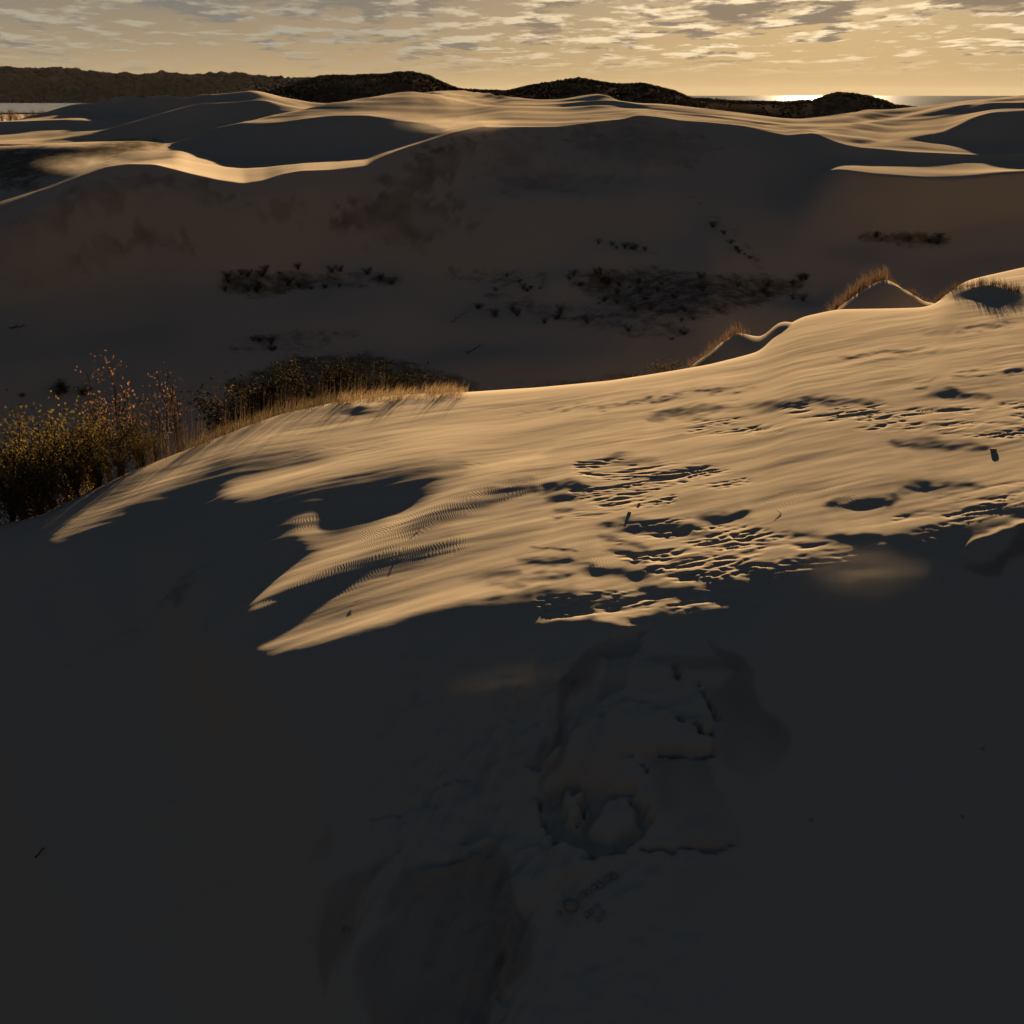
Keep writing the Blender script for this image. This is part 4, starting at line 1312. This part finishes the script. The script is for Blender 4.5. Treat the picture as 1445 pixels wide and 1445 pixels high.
# ------------------------------------------------------------------ dune grass
def grass(name, spots, label, mat, hmin, hmax, w, lean, seed, cat='grass'):
    """spots: (x, y) rooted on the land; one mesh of bent blades"""
    r = np.random.default_rng(seed)
    n = len(spots)
    p = np.array(spots)
    z = land(p[:, 0], p[:, 1])
    h = (hmin + (hmax - hmin) * r.random(n)) * (.45 + .8 * r.random(n // 12 + 1)[np.arange(n) // 12])
    th = r.normal(lean[0], .7, n)
    b = lean[1] * h * (.4 + r.random(n))
    dx, dy = np.cos(th) * b, np.sin(th) * b
    tw = r.random(n) * 6.28
    wx, wy = np.cos(tw) * w, np.sin(tw) * w
    B = np.stack([p[:, 0], p[:, 1], z - .03], -1)
    M = B + np.stack([dx * .3, dy * .3, h * .62], -1)
    E = B + np.stack([dx, dy, h], -1)
    W = np.stack([wx, wy, 0 * wx], -1)
    V = np.stack([B - W, B + W, M + W * .7, M - W * .7, E], 1).reshape(-1, 3)
    k = (np.arange(n) * 5)[:, None]
    F = np.concatenate([k + [[0, 1, 2]], k + [[0, 2, 3]], k + [[3, 2, 4]]]).astype(int)
    return link(name, np_mesh(name, V, F), [mat], kind='stuff', label=label, category=cat)


def tufted(n, per, spread, picker, seed):
    r = random.Random(seed)
    out = []
    for _ in range(n):
        x, y = picker(r)
        for _ in range(per):
            out.append((x + r.gauss(0, spread), y + r.gauss(0, spread)))
    return out


def rim_pick(p0, p1, d0, d1):
    def f(r):
        px = r.uniform(p0, p1)
        az, _ = pix_ray(px, 560)
        D = float(np.interp(az, AZS, E_D)) + r.uniform(d0, d1)
        return math.sin(az) * D, math.cos(az) * D
    return f


grass('dune_grass', tufted(150, 16, .14, rim_pick(480, 655, -.1, 2.2), 61), 'golden dune grass combed to the right along the rim of the sunlit sand', GRASSM, .2, .62, .006, (.2, .55), 71)
grass('dune_grass', tufted(210, 14, .16, rim_pick(255, 500, .4, 4.0), 62), 'pale straw-coloured grass below the rim between the thicket and the golden grass', STRAW, .3, .75, .006, (.4, .35), 72)
grass('dry_stems', tufted(70, 4, .15, rim_pick(330, 540, .5, 5.5), 63), 'thin dark dry weed stems standing over the rim grass', STEMM, .9, 1.9, .007, (.5, .12), 73, 'weeds')
grass('dry_stems', tufted(60, 4, .15, rim_pick(180, 340, .8, 4.5), 64), 'thin dark dry weed stems between the thicket and the straw-coloured grass', STEMM, .8, 1.9, .007, (.5, .12), 74, 'weeds')


def mound_pick(k, u0, u1, v0, v1):
    mx, my, H, wl, wr, dp, pw, az, *_ = MOUNDS[k]

    def f(r):
        s = r.random()
        u = u0 + (u1 - u0) * s
        v = r.uniform(v0, v1)
        ca, sa = math.cos(az), math.sin(az)
        return mx + u * ca + v * sa, my - u * sa + v * ca
    return f


grass('dune_grass', tufted(60, 34, .16, mound_pick(0, -4.6, .3, -.3, .9), 65), 'tall rusty-gold grass along the left shoulder and tip of the pointed sand mound', RUSTG, .5, 1.25, .010, (2.2, .4), 75)
grass('dune_grass', tufted(26, 20, .14, mound_pick(0, .2, 3.2, -.2, .6), 66), 'short brown grass down the right shoulder of the pointed sand mound', STEMM, .2, .5, .009, (.5, .3), 76)
grass('dune_grass', tufted(26, 24, .14, mound_pick(1, -2.4, .6, -.2, .6), 67), 'pale seeding grass on the crest of the smaller sand mound left of the pointed one', RUSTG, .3, .75, .008, (2.2, .4), 77)
grass('dune_grass', tufted(60, 20, .14, mound_pick(2, -2.6, 2.6, -.2, .8), 68), 'brownish dune grass along the low ridge at the right end of the rim', STEMM, .25, .6, .008, (2.2, .35), 78)

# ------------------------------------------------------------------ driftwood, twigs, clods
WOODG, _T, _b = new_mat('driftwood')
_P = _T.n('ShaderNodeNewGeometry').outputs['Position']
_T.link(_T.mix(_T.noise(_P, 20, 4), (.03, .025, .02, 1), (.09, .075, .06, 1)), _b.inputs['Base Color'])


def stick(px, py, L, rot, label, name='driftwood', cat='driftwood', rad=.05, fork=True, lift=.0, D=None, tilt=0.1):
    r = random.Random(int(px * 7 + py))
    x, y = at(px, py, D)
    z = land1(x, y)
    V, F = [], []
    n = 6
    pts = []
    for i in range(n + 1):
        f = i / n - .5
        pts.append(Vector((L * f, r.gauss(0, .05 * L), rad * .8 + tilt * L * (f + .5) + r.gauss(0, .015 * L))))
    tube(V, F, pts, [rad * (1.0 - .7 * i / n) for i in range(n + 1)], 6)
    o = link(name, np_mesh(name, V, F), [WOODG], label=label, category=cat)
    o.location = (x, y, z + lift)
    o.rotation_euler = (0, 0, rot)
    if fork:
        for k in (2, 4):
            V, F = [], []
            s = r.choice((-1, 1))
            b = pts[k]
            tube(V, F, [b, b + Vector((.12 * L, s * .1 * L, .08 * L)), b + Vector((.26 * L, s * .16 * L, .2 * L))], [rad * .5, rad * .35, rad * .12], 5)
            link('branch', np_mesh('branch', V, F), [WOODG], o)
    return o


stick(670, 498, 2.2, .5, 'dark driftwood branch lying on the pale floor of the shaded hollow', rad=.10, tilt=.35)
stick(648, 450, 3.0, .9, 'slim dark branch leaning on the slope behind the driftwood branch', rad=.06, tilt=.3)
stick(24, 462, 2.2, .1, 'dark branch lying alone on the far left of the shaded slope', rad=.08)
stick(57, 1208, .30, .9, 'small dark broken stick lying alone on the shaded left flank of the near dune', 'broken_stick', 'stick', .028, True, tilt=.5)
stick(572, 772, .16, .3, 'tiny twig poking from the rippled sand between two sunlit ridges', 'twig', 'twig', .010, False, tilt=.3)
stick(590, 743, .16, 2.4, 'tiny twig on the rippled band under the second sunlit ridge', 'twig', 'twig', .010, False, tilt=.3)
stick(505, 848, .18, .4, 'small twig with a short shadow on the third sunlit ridge', 'twig', 'twig', .010, False, tilt=.3)
stick(1098, 725, .25, 2.2, 'short twig on the rippled sand left of the dark oval hollow', 'twig', 'twig', .012, False, tilt=.25)

CLODM, _T, _b = new_mat('clod_sand')
_P = _T.n('ShaderNodeNewGeometry').outputs['Position']
_T.link(_T.mix(_T.noise(_P, 9, 4), (.20, .145, .09, 1), (.33, .255, .165, 1)), _b.inputs['Base Color'])


def clod_mesh(seed):
    V, F = ICO2
    r = np.random.default_rng(seed)
    k = r.standard_normal((5, 3))
    V = V * (1 + .16 * np.sin(V @ k.T * 1.7 + seed).sum(1, keepdims=True) / 2 + .05 * r.standard_normal((len(V), 1)))
    V[:, 2] = np.maximum(V[:, 2] * .7, -.35)
    me = np_mesh('sand_clod', V, F)
    me.polygons.foreach_set('use_smooth', np.ones(len(F), bool))
    return me


CLODS = [clod_mesh(i) for i in range(4)]


def clod(px, py, r_, label, group=None, k=0, name='sand_clod', cat='clod'):
    x, y = at(px, py)
    o = link(name, CLODS[k], [CLODM], label=label, category=cat)
    if group:
        o['group'] = group
    o.location = (x, y, land1(x, y) + r_ * .25)
    o.scale = (r_ * 1.25, r_, r_)
    o.rotation_euler = (0, 0, px)
    return o


clod(1401, 638, .10, 'large dark rounded clod on the smooth sunlit sand near the right edge', k=0)
clod(888, 727, .05, 'dark clod on the brink of a hollow in the middle of the eroded sand', k=1)
clod(902, 713, .035, 'small clod beside the brink above the eroded hollow', k=2)
CL = [(838, 1251, .06), (847, 1249, .07), (858, 1238, .06), (869, 1236, .07), (830, 1258, .05), (806, 1278, .13), (834, 1290, .05), (842, 1284, .05), (850, 1292, .05), (828, 1296, .06), (846, 1300, .05), (862, 1229, .04),
                                  (790, 1290, .05), (823, 1265, .06)]
CX = sorted(c[0] for c in CL)
for i, (px, py, r_) in enumerate(CL):
    clod(px, py, r_, f'{ORD_[CX.index(px)]} crumbled sand clod ' + ('' if CX.index(px) == 0 else 'from the left ') + 'below the slumped bowl', 'clods below the slumped bowl', k=i % 4)
for i, (px, py) in enumerate([(1145, 1159), (1387, 1058), (1358, 1154)]):
    clod(px, py, .035, ['small dark clod alone on the smooth shaded sand below the crest', 'small dark clod near the right edge on the smooth shaded sand', 'faint small clod low on the smooth shaded sand at right'][i], None, k=i)

# ------------------------------------------------------------------ evening air
HAZE = 2.0e-6
hz = bpy.data.materials.new('haze')
hz.use_nodes = True
hz.node_tree.nodes.clear()
T = NT(hz.node_tree)
pv = T.n('ShaderNodeVolumePrincipled')
pv.inputs['Color'].default_value = (.96, .90, .84, 1)
pv.inputs['Density'].default_value = HAZE
pv.inputs['Anisotropy'].default_value = .2
ho = T.n('ShaderNodeOutputMaterial')
T.link(pv.outputs[0], ho.inputs['Volume'])
bm = bmesh.new()
bmesh.ops.create_cube(bm, size=1)
me = bpy.data.meshes.new('haze')
bm.to_mesh(me)
bm.free()
h_ = link('haze', me, [hz], kind='stuff')
lo_z, hi_z = -60.0, 135.0
h_.scale = (48000, 48000, hi_z - lo_z)
h_.location = (0, 0, (hi_z + lo_z) / 2)

# ------------------------------------------------------------------ sand lifted off the crests by the wind
def blown(px, py, sx, sy, sz, dens, label, rot=0.0, D=None, up=.6):
    m = bpy.data.materials.new('blowing_sand')
    m.use_nodes = True
    m.node_tree.nodes.clear()
    T = NT(m.node_tree)
    P = T.n('ShaderNodeTexCoord').outputs['Object']
    r_ = T.vmath('LENGTH', P)
    f = T.math('POWER', T.math('MAXIMUM', T.math('SUBTRACT', 1.0, r_), 0.0), 1.3)
    n_ = T.smooth(T.noise(P, 2.2, 4, .6), .3, .75)
    pv = T.n('ShaderNodeVolumePrincipled')
    pv.inputs['Color'].default_value = (.85, .70, .50, 1)
    pv.inputs['Anisotropy'].default_value = .3
    T.link(T.math('MULTIPLY', T.math('MULTIPLY', f, n_), dens), pv.inputs['Density'])
    o_ = T.n('ShaderNodeOutputMaterial')
    T.link(pv.outputs[0], o_.inputs['Volume'])
    V, F = ICO2
    x, y = at(px, py, D)
    o = link('blowing_sand', np_mesh('blowing_sand', V, F), [m], kind='stuff', label=label, category='blowing sand')
    o.location = (x, y, land1(x, y) + up)
    o.scale = (sx, sy, sz)
    o.rotation_euler = (0, 0, rot)


blown(1215, 832, 2.3, 1.3, .8, .045, 'faint sunlit puff of sand drifting over the brink at the lower right of the lit sand', .1, None, .55)
blown(720, 985, 2.4, .8, .45, .03, 'faint streak of drifting sand over the shaded slope below the brink', .25, None, .5)
blown(640, 186, 11, 5, 1.8, .06, 'thin veil of sand blowing off the crest of the big dune', .1, None, 1.2)
blown(125, 243, 9, 4, 2.0, .09, 'warm plume of sand blowing off the left crest over the scrub', .3, None, 1.2)
